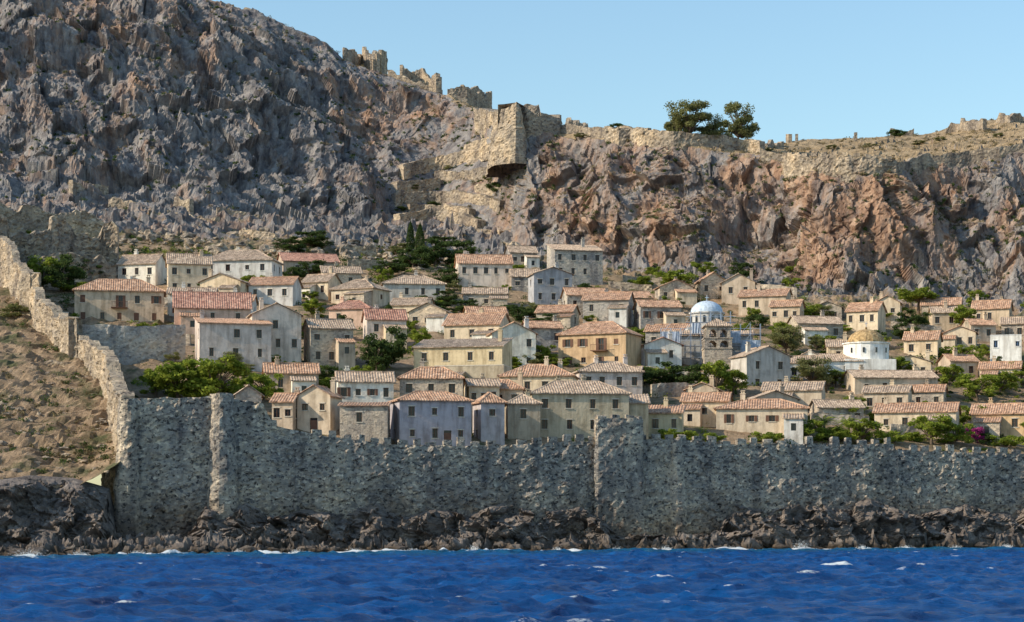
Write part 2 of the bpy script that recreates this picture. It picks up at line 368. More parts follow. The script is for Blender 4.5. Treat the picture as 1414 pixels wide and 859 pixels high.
# ------------------------------------------------------------ masonry walls
def wall(name,pts,thick,mat,amp=.12,batter=0.0,jag=0.0,side=1,ds=.45,dz=.45,merlon=None,parent=None,rough=.5):
    pts=np.array(pts,float);L=np.concatenate([[0],np.cumsum(np.hypot(np.diff(pts[:,0]),np.diff(pts[:,1])))])
    k=max(3,int(L[-1]/ds));s=np.linspace(0,L[-1],k);Q=np.stack([np.interp(s,L,pts[:,i]) for i in range(4)],-1)
    t=np.gradient(Q[:,:2],axis=0);t/=np.linalg.norm(t,axis=1,keepdims=True)+1e-9;nn=np.stack([-t[:,1],t[:,0]],-1)*side
    sd=int(abs(pts[0,0]*7+pts[0,1]*3))%97
    zt=Q[:,3]+(vn(s/1.3,3.3+sd,5)-.5)*jag*2+np.round((vn(s/3.5,8.3+sd,1)-.5)*5)/2.5*jag*1.3
    nz=max(3,int((Q[:,3]-Q[:,2]).max()/dz))
    R=[]
    for j in range(nz+1):
        f=j/nz;zz_=Q[:,2]+(zt-Q[:,2])*f;o=-(1-f)*batter*(zt-Q[:,2])
        xy=Q[:,:2]+nn*o[:,None]
        am=amp*((fbm(xy[:,0]/1.3,xy[:,1]/1.3,zz_/1.1,3)-.5)*2+(fbm(xy[:,0]/6,xy[:,1]/6,zz_/5,2)-.5)*3+rough*facet(xy[:,0]/.7,xy[:,1]/.7,zz_/.65)*1.4)
        R.append(np.column_stack([xy+nn*am[:,None],zz_]))
    for f in (1.0,.0):
        R.append(np.column_stack([Q[:,:2]+nn*thick,Q[:,2]+(zt-Q[:,2])*f]))
    Pm=np.stack(R,0)
    c0=Pm[:,:1].copy();c0[...,:2]=(Pm[0,0,:2]+Pm[-1,0,:2])/2;c1=Pm[:,-1:].copy();c1[...,:2]=(Pm[0,-1,:2]+Pm[-1,-1,:2])/2
    Pm=np.concatenate([c0,Pm,c1],1)
    o=grid(name,Pm,mat,smooth=False,parent=parent)
    if merlon:
        mb=MB();w,g,h=merlon;s_=.6
        while s_<L[-1]-w:
            ww=w*random.uniform(.75,1.25);c=np.interp([s_,s_+ww],L,pts[:,0]);cy=np.interp([s_,s_+ww],L,pts[:,1]);zt_=np.interp(s_+ww/2,L,pts[:,3])
            if random.random()<.9:
                u=Vector((c[1]-c[0],cy[1]-cy[0],0)).normalized();n_=Vector((-u.y,u.x,0))*side
                hh=h*random.uniform(.55,1.2);i=len(mb.v)
                mb.fbox((c[0],cy[0]),u,n_,0,ww,zt_-.4,zt_+hh,.04,.62)
                for q in range(i+4,i+8):
                    v=mb.v[q];mb.v[q]=(v[0]+random.uniform(-.1,.1),v[1]+random.uniform(-.06,.06),v[2]+random.uniform(-.15,.1))
            s_+=ww+g*random.uniform(.8,1.4)
        mb.obj('merlons',mat,o)
    return o
topt=[(168,549),(290,546),(300,545),(362,556),(378,588),(440,600),(540,614),(650,616),(820,610),(935,607),(1000,613),(1235,613),(1237,621),(1414,627),(1900,660)]
tp=np.array(topt,float)
def wp(px,zb=-1,off=0):
    d=ywp(px)-off;return (X(px,d),d,zb,Z(float(np.interp(px,tp[:,0],tp[:,1])),d))
wall('sea_wall',[wp(p) for p in [168,200,230,290,300,330,362,366]],1.6,'wallstone',amp=.32,batter=.05,jag=.15,ds=.27,dz=.27,rough=.5)
wall('sea_wall',[wp(p,off=.1) for p in [366,378,440,540,600,650,720,820,900,935,1000,1100,1234,1237,1320,1414,1600,1900]],1.5,'wallstone',amp=.32,batter=.04,jag=.10,ds=.27,dz=.27,merlon=(1.0,.8,.85),rough=.5)
def tower(px0,px1,pt,out,name='wall_tower',mer=None,mat='wallstone'):
    a=wp(px0);b_=wp(px1);zt=Z(pt,a[1]);k=3.5
    wall(name,[(a[0],a[1]+k,-1,zt),(a[0],a[1]-out,-1,zt),(b_[0],b_[1]-out,-1,zt),(b_[0],b_[1]+k,-1,zt)],1.2,mat,amp=.2,batter=.03,jag=.1,merlon=mer)
tower(822,886,578,.9,mer=(1.0,.8,.5))
def buttress(px,r,pt,out=.3):
    c=wp(px);zt=Z(pt,c[1]);pts=[]
    for a in np.linspace(math.pi,2*math.pi,9): pts.append((c[0]+r*math.cos(a),c[1]+.5+ (r+out)*math.sin(a),-1,zt))
    wall('round_buttress',pts,r*.9,'wallstone',amp=.2,batter=.06,jag=.15,ds=.3)
buttress(306,1.35,545,.6);buttress(934,.8,606,.5);buttress(1240,.4,620,.3);buttress(176,1.0,549,.3);buttress(408,.4,600,.2);buttress(648,.35,616,.2)
def rp(px,d,top,zb=None):
    x=X(px,d);return (x,d,(float(T(x,d))-2.5 if zb is None else zb),Z(top,d))
ret=[rp(-140,430,215),rp(-60,390,275),rp(0,350,328),rp(14,340,346),rp(15,339,354),rp(30,330,374),rp(48,312,402),rp(49,311,410),rp(66,302,424),rp(80,297,434),rp(81,296,442),rp(108,288,462),rp(109,287,470),rp(140,275,482),rp(150,262,503,3),rp(151,261,512,3),rp(158,248,530,-1),rp(168,236.2,549,-1)]
wall('old_town_wall',ret,1.5,'litstone',amp=.34,batter=.03,jag=.45,side=1,rough=.5,ds=.35,dz=.35)
wall('wall_tower',[rp(28,334,374),rp(27,326,372),rp(30,318,374),rp(52,316,376),rp(56,326,376)],1.2,'litstone',amp=.25,jag=.3)
wall('wall_tower',[rp(84,306,432),rp(82,292,436),rp(106,288,440),rp(112,298,440)],1.2,'litstone',amp=.25,jag=.3)
wall('ruined_wall',[rp(-60,288,492),rp(-10,288,494),rp(55,286,497),rp(120,284,497),rp(152,280,500)],.9,'ruin',jag=.4,amp=.25)
wall('ruined_wall',[rp(-30,dground(-30,385),296),rp(10,dground(10,385),300),rp(11,dground(11,385),322),rp(70,dground(70,385),318),rp(71,dground(70,385),304),rp(100,dground(100,382),306),rp(104,dground(104,382),318),rp(140,dground(140,382),324),rp(142,dground(142,382),308),rp(162,dground(160,384),312)],1,'ruin',jag=.8,amp=.45)
wall('ruined_wall',[rp(-30,dground(-30,345),276),rp(40,dground(40,345),290),rp(110,dground(110,345),295),rp(150,dground(150,345),302)],1,'litstone',jag=.8,amp=.35)
wall('ruined_wall',[rp(60,dground(60,385)-4,352),rp(90,dground(90,385)-4,346),rp(120,dground(120,385)-4,356),rp(160,dground(160,385)-4,358)],1,'ruin',jag=.8,amp=.35)
def W(name,ps,h,mat='ruin',jag=.4,on='c',th=.9,off=.8,amp=.15,mer=None,dn=3.0):
    pts=[]
    for (px,py) in ps:
        if on=='c': d,z=csurf(px,py); d-=off
        else: d=dground(px,py);z=float(T(X(px,d),d))
        zz_=Z(py,d) if on=='c' else z
        pts.append((X(px,d),d,zz_-dn,zz_+h))
    return wall(name,pts,th,mat,amp=amp,jag=jag,merlon=mer)
def path_wall(ps,h,mat):
    a=np.array(ps,float);q=np.arange(a[0,0],a[-1,0]+.1,6);py=np.interp(q,a[:,0],a[:,1])
    d=np.array([csurf(u,v)[0] for u,v in zip(q,py)])
    for _ in range(4): d[1:-1]=(d[:-2]+d[1:-1]+d[2:])/3
    d-=1.1
    wall('path_retaining_wall',[(X(u,e),e,Z(v,e)-1.6,Z(v,e)+h) for u,v,e in zip(q,py,d)],2.4,mat,amp=.3,jag=.3,batter=.06)
for i,(ps,h) in enumerate([([(546,278),(600,274),(650,278),(692,288)],2.0),([(548,262),(610,256)],2.0),([(556,240),(600,228),(655,218),(690,208)],2.2),([(600,246),(650,244),(690,236)],1.6),([(640,212),(668,202),(690,194)],2.0),
    ([(552,308),(600,300),(640,308),(664,320)],2.2),([(575,336),(620,328),(664,340)],2.0),([(612,298),(650,302)],2.6),([(636,322),(690,330)],1.8),([(566,290),(640,290)],1.2),([(655,262),(696,266)],1.5),([(540,320),(600,318)],1.2)]):
    path_wall(ps,h,'litstone' if i%3 else 'ruin')
for ps,h in [([(20,300),(90,306)],1.2),([(210,300),(260,306),(300,312)],1.8),([(330,326),(380,334)],1.6),([(150,284),(190,290)],1.8),([(240,282),(262,284)],2.0),([(400,338),(450,346)],1.7),([(470,350),(520,352)],2.0),([(690,346),(720,352)],1.8),([(100,262),(150,268)],1.6),([(300,296),(360,306)],1.6)]:
    pts=[]
    for (px,py) in ps:
        d=min(dground(px,py),csurf(px,py)[0])-1.5;pts.append((X(px,d),d,Z(py,d)-3,Z(py,d)+h))
    wall('ruined_wall',pts,1.2,'litstone',jag=.5,amp=.3)
def ruin(ps,h,name='ruined_wall',mat='ruin',jag=.8,off=-1.0,th=.9): return W(name,ps,h,mat,jag,off=off,th=th)
ruin([(474,84),(486,85),(500,87),(520,92)],2.8,mat='litstone');ruin([(500,88),(515,93),(535,100)],3.4,jag=1.2,mat='litstone')
ruin([(527,98),(534,100)],5.8,'ruined_tower',jag=.2,mat='litstone')
ruin([(556,112),(568,113),(580,116),(592,120),(606,124)],3.6,jag=1.0,mat='litstone');ruin([(602,124),(608,125)],4.6,'ruined_tower',jag=.2)
ruin([(535,106),(570,116),(610,130)],1.6)
ruin([(618,134),(645,138),(680,142)],2.2,jag=.8);ruin([(640,138),(655,139),(670,142)],3.6,jag=.6,mat='litstone')
ds__=sorted(csurf(q,194)[0] for q in (690,700,710,722,730,745,770));dB=ds__[2]-.6
zB=Z(194,dB)
W('hill_bastion',[(655,184),(665,186),(680,190),(696,194)],6.5,'litstone',.4,off=1.0,th=5,amp=.3,dn=3)
wall('hill_bastion',[(X(718,dB),dB+2,zB-5,Z(148,dB)),(X(728,dB),dB+1,zB-5,Z(144,dB)),(X(745,dB),dB+1,zB-5,Z(144,dB)),(X(746,dB),dB+1,zB-5,Z(156,dB)),(X(772,dB),dB+3,zB-5,Z(158,dB)),(X(776,dB+10),dB+10,zB-5,Z(160,dB+10))],6,'ruin',amp=.3,jag=.4)
wall('hill_bastion',[(X(686,dB+16),dB+16,zB-6,Z(150,dB+14)),(X(684,dB+4),dB+6,zB-6,Z(150,dB)),(X(692,dB-1),dB,zB-6,Z(150,dB)),(X(714,dB-2),dB-2,zB-6,Z(143,dB)),(X(720,dB),dB+1,zB-6,Z(146,dB)),(X(722,dB+10),dB+10,zB-6,Z(146,dB))],5,'litstone',amp=.35,jag=.4,batter=.16)
bo=MB()
ruin([(770,184),(800,186),(835,190),(895,192)],2.0,jag=.4,off=.6)
ruin([(785,180),(812,178)],1.8,jag=.8,off=-3);ruin([(838,186),(895,188)],2.0,jag=.3,off=-2)
W('clifftop_wall',[(835,192),(855,194),(870,195),(885,196),(900,197),(915,198),(930,200),(960,202),(980,204),(1000,206),(1025,209),(1050,212)],3.0,'litstone',.3,off=.8,th=1.2,dn=2.2,amp=.3)
W('clifftop_wall',[(1050,216),(1086,224)],1.8,'ruin',.3,off=.8,dn=2)
cp=[1112,1130,1150,1170,1190,1210,1240]
dc=[csurf(q,238)[0] for q in cp];dcs=np.convolve(np.pad(dc,1,mode='edge'),[.3,.4,.3],'valid')-1.0
tops=[214,213,212,213,214,217,221]
wall('clifftop_wall',[(X(1080,dcs[0]+12),dcs[0]+12,Z(232,dcs[0]+12)-2,Z(214,dcs[0]+12)),(X(1088,dcs[0]+4),dcs[0]+4,Z(238,dcs[0])-2,Z(213,dcs[0]+4))]+[(X(q,d),d,Z(240,d)-2,Z(t,d)) for q,d,t in zip(cp,dcs,tops)],1.5,'litstone',amp=.35,jag=.4,merlon=(1.2,.9,.5))
W('clifftop_wall',[(1240,236),(1260,232),(1280,228),(1310,224),(1340,220),(1380,214),(1414,208)],2.0,'ruin',.5,off=.8,dn=2)
for q in [(1085,198),(1098,198),(1180,196)]: ruin([q,(q[0]+4,q[1])],2.4,'stone_pillar',jag=.1,off=0)
ruin([(1306,184),(1318,183),(1330,182),(1358,182)],2.6,jag=1.2,off=0);ruin([(1376,172),(1395,170),(1414,168)],1.8,jag=.9,off=0)
ruin([(1230,188),(1262,186)],1.2,jag=.6,off=0);ruin([(1060,204),(1082,203)],1.2,jag=.6,off=0)
for ps,h,mt in [([(112,500),(180,502),(256,500)],5.4,'dstone'),([(900,548),(960,548)],2,'stone'),([(1120,585),(1200,590)],1.6,'stone'),([(890,520),(1000,530)],1.5,'stone'),
    ([(1130,478),(1210,486)],1.6,'stone'),([(640,372),(700,372)],1.5,'ruin'),([(1230,455),(1300,462)],1.5,'stone'),([(440,560),(480,560)],1.5,'stone'),
    ([(380,375),(470,382)],1.8,'stone'),([(1020,400),(1100,410)],1.8,'stone'),([(840,400),(900,405)],1.6,'ruin'),([(560,356),(625,352)],1.8,'ruin'),([(480,372),(530,374)],2.0,'ruin'),([(860,392),(960,402)],1.8,'ruin'),
    ([(240,478),(262,480)],2,'stone'),([(1230,600),(1330,605)],1.4,'stone'),([(1100,432),(1170,440)],1.8,'ruin'),([(190,420),(240,424)],1.6,'stone')]:
    W('garden_wall',ps,h,mt,.15,on='g',th=.5)
# ------------------------------------------------------------ rocky shore
rt=np.array([(-400,640),(0,662),(40,656),(100,660),(150,674),(163,735),(262,742),(285,694),(310,704),(340,690),(380,712),(420,702),(470,708),(520,692),(560,712),(600,700),(650,708),(700,690),(740,704),(800,698),(830,716),(850,740),(925,744),(985,737),(1012,692),(1060,702),(1100,684),(1150,698),(1200,686),(1260,710),(1330,694),(1370,706),(1414,698),(1900,700)],float)
rp_=np.concatenate([np.arange(-400,-40,8),np.arange(-40,1460,2.0),np.arange(1460,1900,8)])
dw=ywp(rp_);ztop=CZ+(HY-np.interp(rp_,rt[:,0],rt[:,1]))/F*dw
outw=np.interp(rp_,[0,150,170,260,290,500,830,1000,1414],[4,4,2.0,2.0,3.6,2.8,2.2,3.0,3.0])
shelf=np.interp(rp_,[-400,0,160,300,500,800,1100,1414,1900],[10,11,10,8,5.5,4,3,3,3])
R=[];NR=90
for t in np.linspace(0,1,NR):
    if t<.7:
        f=t/.7;zz_=ztop+(.9-ztop)*f;o=-.7+(outw+.7)*(np.sqrt(f) if f>0 else 0)
    else:
        f=(t-.7)/.3;zz_=.9-2.5*f**1.3+0*ztop;o=outw+shelf*f
    R.append(np.stack([X(rp_,dw),dw-o,zz_],-1))
P=np.stack(R,0);x,y,z=P[...,0],P[...,1],P[...,2]
wx=(fbm(x/2,y/2,z/2,3)-.5)*2.2
d1=(ridge(x/7,y/7,z/5,3)-.45)*3.0+facet((x+wx)/3.2,y/3,(z+wx)/2.0,1,.5)*1.9+facet((x+wx)/1.3,y/1.2,(z+wx)/.8,1,.5)*.75+facet(x/.5,y/.5,z/.45)*.25+(fbm(x/.5,y/.5,z/.5,3)-.5)*.5
tt=np.linspace(0,1,NR)[:,None];am=np.clip(tt*6,.0,1)
low=np.clip((tt-.65)/.1,0,1)
P[...,1]-=d1*am*(1-.6*low);P[...,2]+=((ridge(x/2.2+5,y/2.2,0,3)-.45)*2.2+facet(x/1.1,y/1.1,0)*.8)*low*np.clip((1-tt)/.1,0,1)+d1*.25*am
P[...,0]+=(vn(x/1.5,y/1.5,z/1.5)-.5)*.8*am
grid('rocky_shore',P,'rock',smooth=False)
bm=MB();import bmesh
ico=bmesh.new();bmesh.ops.create_icosphere(ico,subdivisions=2,radius=1);iv=np.array([v.co[:] for v in ico.verts]);ifc=[tuple(v.index for v in f.verts) for f in ico.faces];ico.free()
def rocks(mb,px,d,z,r,i):
    c=np.array([X(px,d),d,z])
    nv=iv*(1+facet(iv[:,0]*1.3+i*9,iv[:,1]*1.3,iv[:,2]*1.3)*.55)[:,None]*np.array([r*random.uniform(.8,1.6),r,r*random.uniform(.5,.9)])+c
    k=len(mb.v);mb.v+=[tuple(a) for a in nv];mb.f+=[tuple(k+j for j in f) for f in ifc]
for i in range(420):
    px=random.uniform(-30,1450) if i>170 else random.uniform(-30,560)
    d=ywp(px)-float(np.interp(px,rp_,outw))-random.uniform(0,.95)*float(np.interp(px,rp_,shelf))
    rocks(bm,px,d,random.uniform(-.3,.45),random.uniform(.25,.85),i)
bm.obj('shore_boulders','rock')
bm=MB()
for i in range(140):
    px=random.uniform(-60,150);y_=random.uniform(232,285);rocks(bm,px,y_,float(T(X(px,y_),y_)),random.uniform(.12,.5),i)
for i in range(260):
    px=random.uniform(-40,620);y_=random.uniform(405,445);rocks(bm,px,y_,float(T(X(px,y_),y_))+.3,random.uniform(.3,1.3),i)
bm.obj('hillside_boulders','ruin')
# ------------------------------------------------------------ sea
ys=[ -3000,-800,-200,0,40,60,72]
yv=76.0
while yv<262: ys.append(yv);yv+=.15+.0011*(yv-76)
ys+= [280,340,500,900,3000]
ys=np.array(ys,float)
xs=np.concatenate([[-4000,-1500,-500,-200,-120,-90],np.arange(-76,84,.26),[95,130,200,500,1500,4000]])
xx,yy=np.meshgrid(xs,ys);zz=np.zeros_like(xx);hx=np.zeros_like(xx);hy=np.zeros_like(xx)
msk=np.clip((yy-70)/6,0,1)*np.clip((275-yy)/10,0,1)*np.clip((90-np.abs(xx))/8,0,1)
rng=np.random.RandomState(3)
for i in range(84):
    lam=.8*(9.0)**(rng.rand()**1.25);k=2*math.pi/lam;th=math.radians(-70+rng.randn()*34);a=.0125*lam**.70*(.5+.9*rng.rand())
    ph=k*(xx*math.cos(th)+yy*math.sin(th))+rng.rand()*6.28+2.0*(vn(xx/14+i,yy/14,i)-.5)
    zz+=a*np.cos(ph);hx-=a*math.cos(th)*np.sin(ph);hy-=a*math.sin(th)*np.sin(ph)
gust=.5+1.0*fbm(xx/18,yy/18,4,3);zz*=gust
crest=zz.copy()
shl=np.interp(707+F*xx/np.maximum(yy,1),rp_,outw+shelf)
ds_=(yw(xx)-shl)-yy
shore=np.clip(1-ds_/36,0,1)**1.6*.8
foam=np.clip((crest-.22)/.22,0,1)*.44*np.clip((fbm(xx/9,yy/7,7,3)-.475)*8,0,1)
foam=foam+.78*np.clip(1-np.abs(ds_-.6)/2.8,0,1)*np.clip((vn(xx/3.5,yy/4,2)-.1)*2.6,0,1)
for (px,py,wx_,wy,st) in [(1050,781,3.6,.9,.62),(458,831,1.5,.8,.55),(262,782,2.4,.8,.58),(203,780,1.8,.9,.58),(1388,856,1.4,.8,.58),(708,824,.8,.5,.5),(600,838,1.1,.3,.46),(235,836,.5,.3,.46),(990,779,2.4,.5,.46),(120,795,1.5,.4,.44),(820,790,2,.5,.42),(1240,790,2,.5,.42),(940,812,1.2,.4,.42),(1150,785,3,.6,.46),(560,778,2.5,.6,.42),(40,771,3.6,1.6,.62)]:
    d=F*CZ/(py-HY);cx=X(px,d);foam+=st*np.exp(-((xx-cx)/wx_)**2-((yy-d+.15*(xx-cx))/(wy*d/110))**2)
P=np.stack([xx+hx*msk*.9,yy+hy*msk*.9,zz*msk],-1)
grid('sea',P,'sea',{'foam':foam,'shore':shore})
sp=[(655,1.2,.9),(1105,1.6,1.5),(40,1.1,2.6),(330,.7,1.0),(1190,.7,.8),(190,.7,1.5),(920,.7,1),(770,.6,.8),(490,.7,1.2),(1320,.7,1),(110,.7,1.5),(570,.6,1),(850,.6,1.2),(1010,.6,1),(1250,.6,1.2),(1390,.7,1.2),(410,.6,1)]
for (px,h,w) in sp:
    d=ywp(px)-float(np.interp(px,rp_,outw+shelf))*1.0-.4;k=520;t=np.random.rand(k)
    c=np.stack([X(px,d)+np.random.randn(k)*w*.5*(1-.4*t),d+np.random.randn(k)*.4,t**1.6*h*np.exp(-np.random.rand(k))],-1)
    q=np.random.randn(k,2,3);q/=np.linalg.norm(q,axis=2,keepdims=True);s_=(.03+.09*np.random.rand(k)*(1-t))[:,None]
    a,b_=q[:,0]*s_,q[:,1]*s_
    link(bpy.data.objects.new('sea_spray',quads('sea_spray',np.stack([c-a,c-b_,c+a,c+b_],1),['foam'])))
# ------------------------------------------------------------ houses
def slope(mb,e0,e1,r0,r1,per=.36,h=.085):
    e0,e1,r0,r1=map(Vector,(e0,e1,r0,r1));Wd=(e1-e0).length;u=(e1-e0)/Wd
    a0=(r0-e0).dot(u);a1=(r1-e0).dot(u);up=r0-e0-u*a0;nn=u.cross(up).normalized()
    if nn.z<0:nn=-nn
    k=max(2,round(Wd/per));pat=(0,.8,1,.8)
    prev=None
    sag=random.uniform(0,.07);jit=0
    for i in range(k*4+1):
        s=Wd*i/(k*4);t=1.0
        if a0>1e-3:t=min(t,s/a0)
        if a1<Wd-1e-3:t=min(t,(Wd-s)/(Wd-a1))
        if i%4==0: jit=random.uniform(-.04,.04)
        bz=nn*(h*pat[i%4]-sag*math.sin(math.pi*s/Wd));lo=e0+u*s+bz-up.normalized()*jit;hi=e0+u*s+up*t+bz;sk=e0+u*s-Vector((0,0,.1))
        if prev:
            mb.poly(prev[0],lo,hi,prev[1]);mb.poly(prev[2],sk,lo,prev[0])
        prev=(lo,hi,sk)
def wallface(mb,o,u,n,L,z0,z1,ops,dep=.22):
    xs_=sorted({0,L,*[a for q in ops for a in q[:2]]});zs=sorted({z0,z1,*[a for q in ops for a in q[2:4]]})
    pt=lambda a,z,c=0:(o[0]+u[0]*a+n[0]*c,o[1]+u[1]*a+n[1]*c,z)
    for i in range(len(xs_)-1):
        for j in range(len(zs)-1):
            cx=(xs_[i]+xs_[i+1])/2;cz=(zs[j]+zs[j+1])/2
            if any(q[0]<cx<q[1] and q[2]<cz<q[3] for q in ops): continue
            mb.poly(pt(xs_[i],zs[j]),pt(xs_[i+1],zs[j]),pt(xs_[i+1],zs[j+1]),pt(xs_[i],zs[j+1]))
    for q in ops:
        a0,a1,b0,b1=q[:4]
        for (p_,q_) in (((a0,b0),(a1,b0)),((a1,b0),(a1,b1)),((a1,b1),(a0,b1)),((a0,b1),(a0,b0))):
            mb.poly(pt(*p_),pt(*q_),pt(*q_,-dep),pt(*p_,-dep))
def windows(o,u,n,ops,gl,wd,tr,shut,door):
    for q in ops:
        a0,a1,b0,b1=q[:4]
        pt=lambda a,z,c=0:(o[0]+u[0]*a+n[0]*c,o[1]+u[1]*a+n[1]*c,z)
        gl.poly(pt(a0,b0,-.2),pt(a1,b0,-.2),pt(a1,b1,-.2),pt(a0,b1,-.2))
        isd=len(q)>4 and q[4]=='d'
        if isd: wd.fbox(o,u,n,a0+.04,a1-.04,b0+.02,b1-.3,-.18,-.1);continue
        t=.06;m_=(a0+a1)/2
        wd.fbox(o,u,n,a0+.005,a0+t,b0+.005,b1-.005,-.185,-.12);wd.fbox(o,u,n,a1-t,a1-.005,b0+.005,b1-.005,-.185,-.12)
        wd.fbox(o,u,n,m_-.03,m_+.03,b0+.07,b1-.07,-.185,-.13)
        wd.fbox(o,u,n,a0+t+.002,a1-t-.002,b1-t-.01,b1-.01,-.185,-.12)
        wd.fbox(o,u,n,a0+t+.002,m_-.032,(b0+b1)/2-.02,(b0+b1)/2+.02,-.185,-.135)
        tr.fbox(o,u,n,a0-.12,a1+.12,b0-.12,b0-.005,.004,.09)
        if not shut:
            tr.fbox(o,u,n,a0-.12,a1+.12,b1+.005,b1+.14,.004,.05)
        else:
            r=random.random();w_=(a1-a0)/2
            if r<.65:
                wd.fbox(o,u,n,a0-w_-.02,a0-.02,b0,b1,.006,.055);wd.fbox(o,u,n,a1+.02,a1+w_+.02,b0,b1,.006,.055)
            elif r<.85: wd.fbox(o,u,n,a0+.01,a1-.01,b0+.01,b1-.01,-.10,-.05)
NAMES={'white':'whitewashed_house','brightwhite':'whitewashed_house','stone':'stone_house','dstone':'stone_house','lavender':'lavender_house','ochre':'ochre_house','orange':'orange_plaster_house','salmon':'salmon_house','yellow':'yellow_house'}
def house(px0,px1,pb,pe,pr_,roof='g',yaw=0,col='cream',rows=2,cols=3,D=None,chim=1,shut=0,door=False,rm=None,ww=.8,wh=1.2,wood='wood',balc=False,d=None,annex=None):
    pc=(px0+px1)/2
    if d is None: d=max(dground(pc,pb),ywp(pc)+5)
    Wa=(px1-px0)/F*d;ya=math.radians(yaw)
    if D is None: D=min(7.5,max(4.6,Wa*.62))
    while abs(math.sin(ya))*D>Wa*.5: ya*=.8
    w=max(2.6,(Wa-D*abs(math.sin(ya)))/math.cos(ya))
    yc=d+D/2*math.cos(ya)+w/2*abs(math.sin(ya))*.5;xc=X(pc,yc)
    zg=float(T(xc,d));He=Z(pe,d)-zg
    zr=Z(pr_,d+D/2)-zg
    if roof=='s': zr=Z(pr_,d+D)-zg
    rise=max(zr-He,(.30 if roof!='s' else .16)*D/2)
    if roof=='h' : rise=min(rise,D*.28)
    if roof in 'gG': rise=min(rise,D*.36 if roof=='g' else w*.34)
    E=empty(NAMES.get(col,'plastered_house'),(xc,yc,zg),-ya)
    wl,rf,gl,wd,tr=MB(),MB(),MB(),MB(),MB();zb=-2.6
    faces=[((-w/2,-D/2),(1,0),(0,-1),w),((w/2,-D/2),(0,1),(1,0),D),((w/2,D/2),(-1,0),(0,1),w),((-w/2,D/2),(0,-1),(-1,0),D)]
    for fi,(o,u,n_,L) in enumerate(faces):
        ops=[];c_=cols if fi==0 else (0 if fi==2 else min(2,max(1,int(D/3.2))))
        for r in range(rows if c_ else 0):
            zc=He-1.45-r*2.75
            for c in range(c_):
                if random.random()<(.10 if fi==0 else .3): continue
                a=L*(c+.5)/c_+random.uniform(-.22,.22);hw=ww/2*(1 if r==0 else .9)*random.uniform(.8,1.1)
                if hw*2+.5>L/c_: hw=max(.22,L/c_/2-.3)
                hv=wh/2*random.choice([1,1,1,.7])
                if zc-wh/2<.15: continue
                b0=zc-hv;b1=zc+hv
                if balc and fi==0 and r==0 and c==cols//2: b0-=.7
                a=min(max(a,hw+.2),L-hw-.2)
                ops.append((round(a-hw,3),round(a+hw,3),round(b0,3),round(b1,3)))
        if door and fi==0 and He>2.4:
            a=L*.5 if cols%2==0 else L*(cols//2+1)/cols
            nd=(a-.5,a+.5,0.0,2.1,'d')
            ops=[q for q in ops if q[2]>2.3 or q[1]<a-.6 or q[0]>a+.6]+[nd]
        wallface(wl,o,u,n_,L,zb,He,ops);windows(o,u,n_,ops,gl,wd,tr,shut and fi in(0,1,3),door)
    ov=.32;x0,x1,y0_,y1_=-w/2-ov,w/2+ov,-D/2-ov,D/2+ov
    if roof=='g':
        k=rise/(D/2);ez=He-k*ov+.06;rz=He+rise+.06
        slope(rf,(x0,y0_,ez),(x1,y0_,ez),(x0,0,rz),(x1,0,rz));slope(rf,(x1,y1_,ez),(x0,y1_,ez),(x1,0,rz),(x0,0,rz))
        for s in(-1,1): wl.poly((s*w/2,-D/2,He),(s*w/2,D/2,He),(s*w/2,0,He+rise))
        rf.box(x0,-.12,rz-.06,x1,.12,rz+.12)
    elif roof=='G':
        k=rise/(w/2);ez=He-k*ov+.06;rz=He+rise+.06
        slope(rf,(x0,y1_,ez),(x0,y0_,ez),(0,y1_,rz),(0,y0_,rz));slope(rf,(x1,y0_,ez),(x1,y1_,ez),(0,y0_,rz),(0,y1_,rz))
        for s in(-1,1): wl.poly((-w/2,s*D/2,He),(w/2,s*D/2,He),(0,s*D/2,He+rise))
        rf.box(-.12,y0_,rz-.06,.12,y1_,rz+.12)
    elif roof=='h':
        q=min(D,w)/2;k=rise/q;ez=He-k*ov+.06;rz=He+rise+.06
        if w>=D:
            a,b_=(-w/2+q,0,rz),(w/2-q,0,rz)
        else: a,b_=(0,-D/2+q,rz),(0,D/2-q,rz)
        c=[(x0,y0_,ez),(x1,y0_,ez),(x1,y1_,ez),(x0,y1_,ez)]
        if w>=D:
            slope(rf,c[0],c[1],a,b_);slope(rf,c[1],c[2],b_,b_);slope(rf,c[2],c[3],b_,a);slope(rf,c[3],c[0],a,a)
        else:
            slope(rf,c[0],c[1],a,a);slope(rf,c[1],c[2],a,b_);slope(rf,c[2],c[3],b_,b_);slope(rf,c[3],c[0],b_,a)
        for p_,q_ in ((c[0],a),(c[1],b_ if w>=D else a),(a,b_)): rf.tube(p_,q_,.13)
    elif roof=='s':
        k=rise/D;slope(rf,(x0,y0_,He-k*ov+.06),(x1,y0_,He-k*ov+.06),(x0,D/2,He+rise+.06),(x1,D/2,He+rise+.06))
        wl.poly((-w/2,D/2,He),(w/2,D/2,He),(w/2,D/2,He+rise),(-w/2,D/2,He+rise))
        for s in(-1,1): wl.poly((s*w/2,-D/2,He),(s*w/2,D/2,He),(s*w/2,D/2,He+rise))
    else:
        wl.poly((-w/2,-D/2,He-.3),(w/2,-D/2,He-.3),(w/2,D/2,He-.3),(-w/2,D/2,He-.3))
        for (o,u,n_,L) in faces: tr.fbox(o,u,n_,-.03 if n_[0]==0 else .25,L+.03 if n_[0]==0 else L-.25,He+.002,He+.14,-.24,.04)
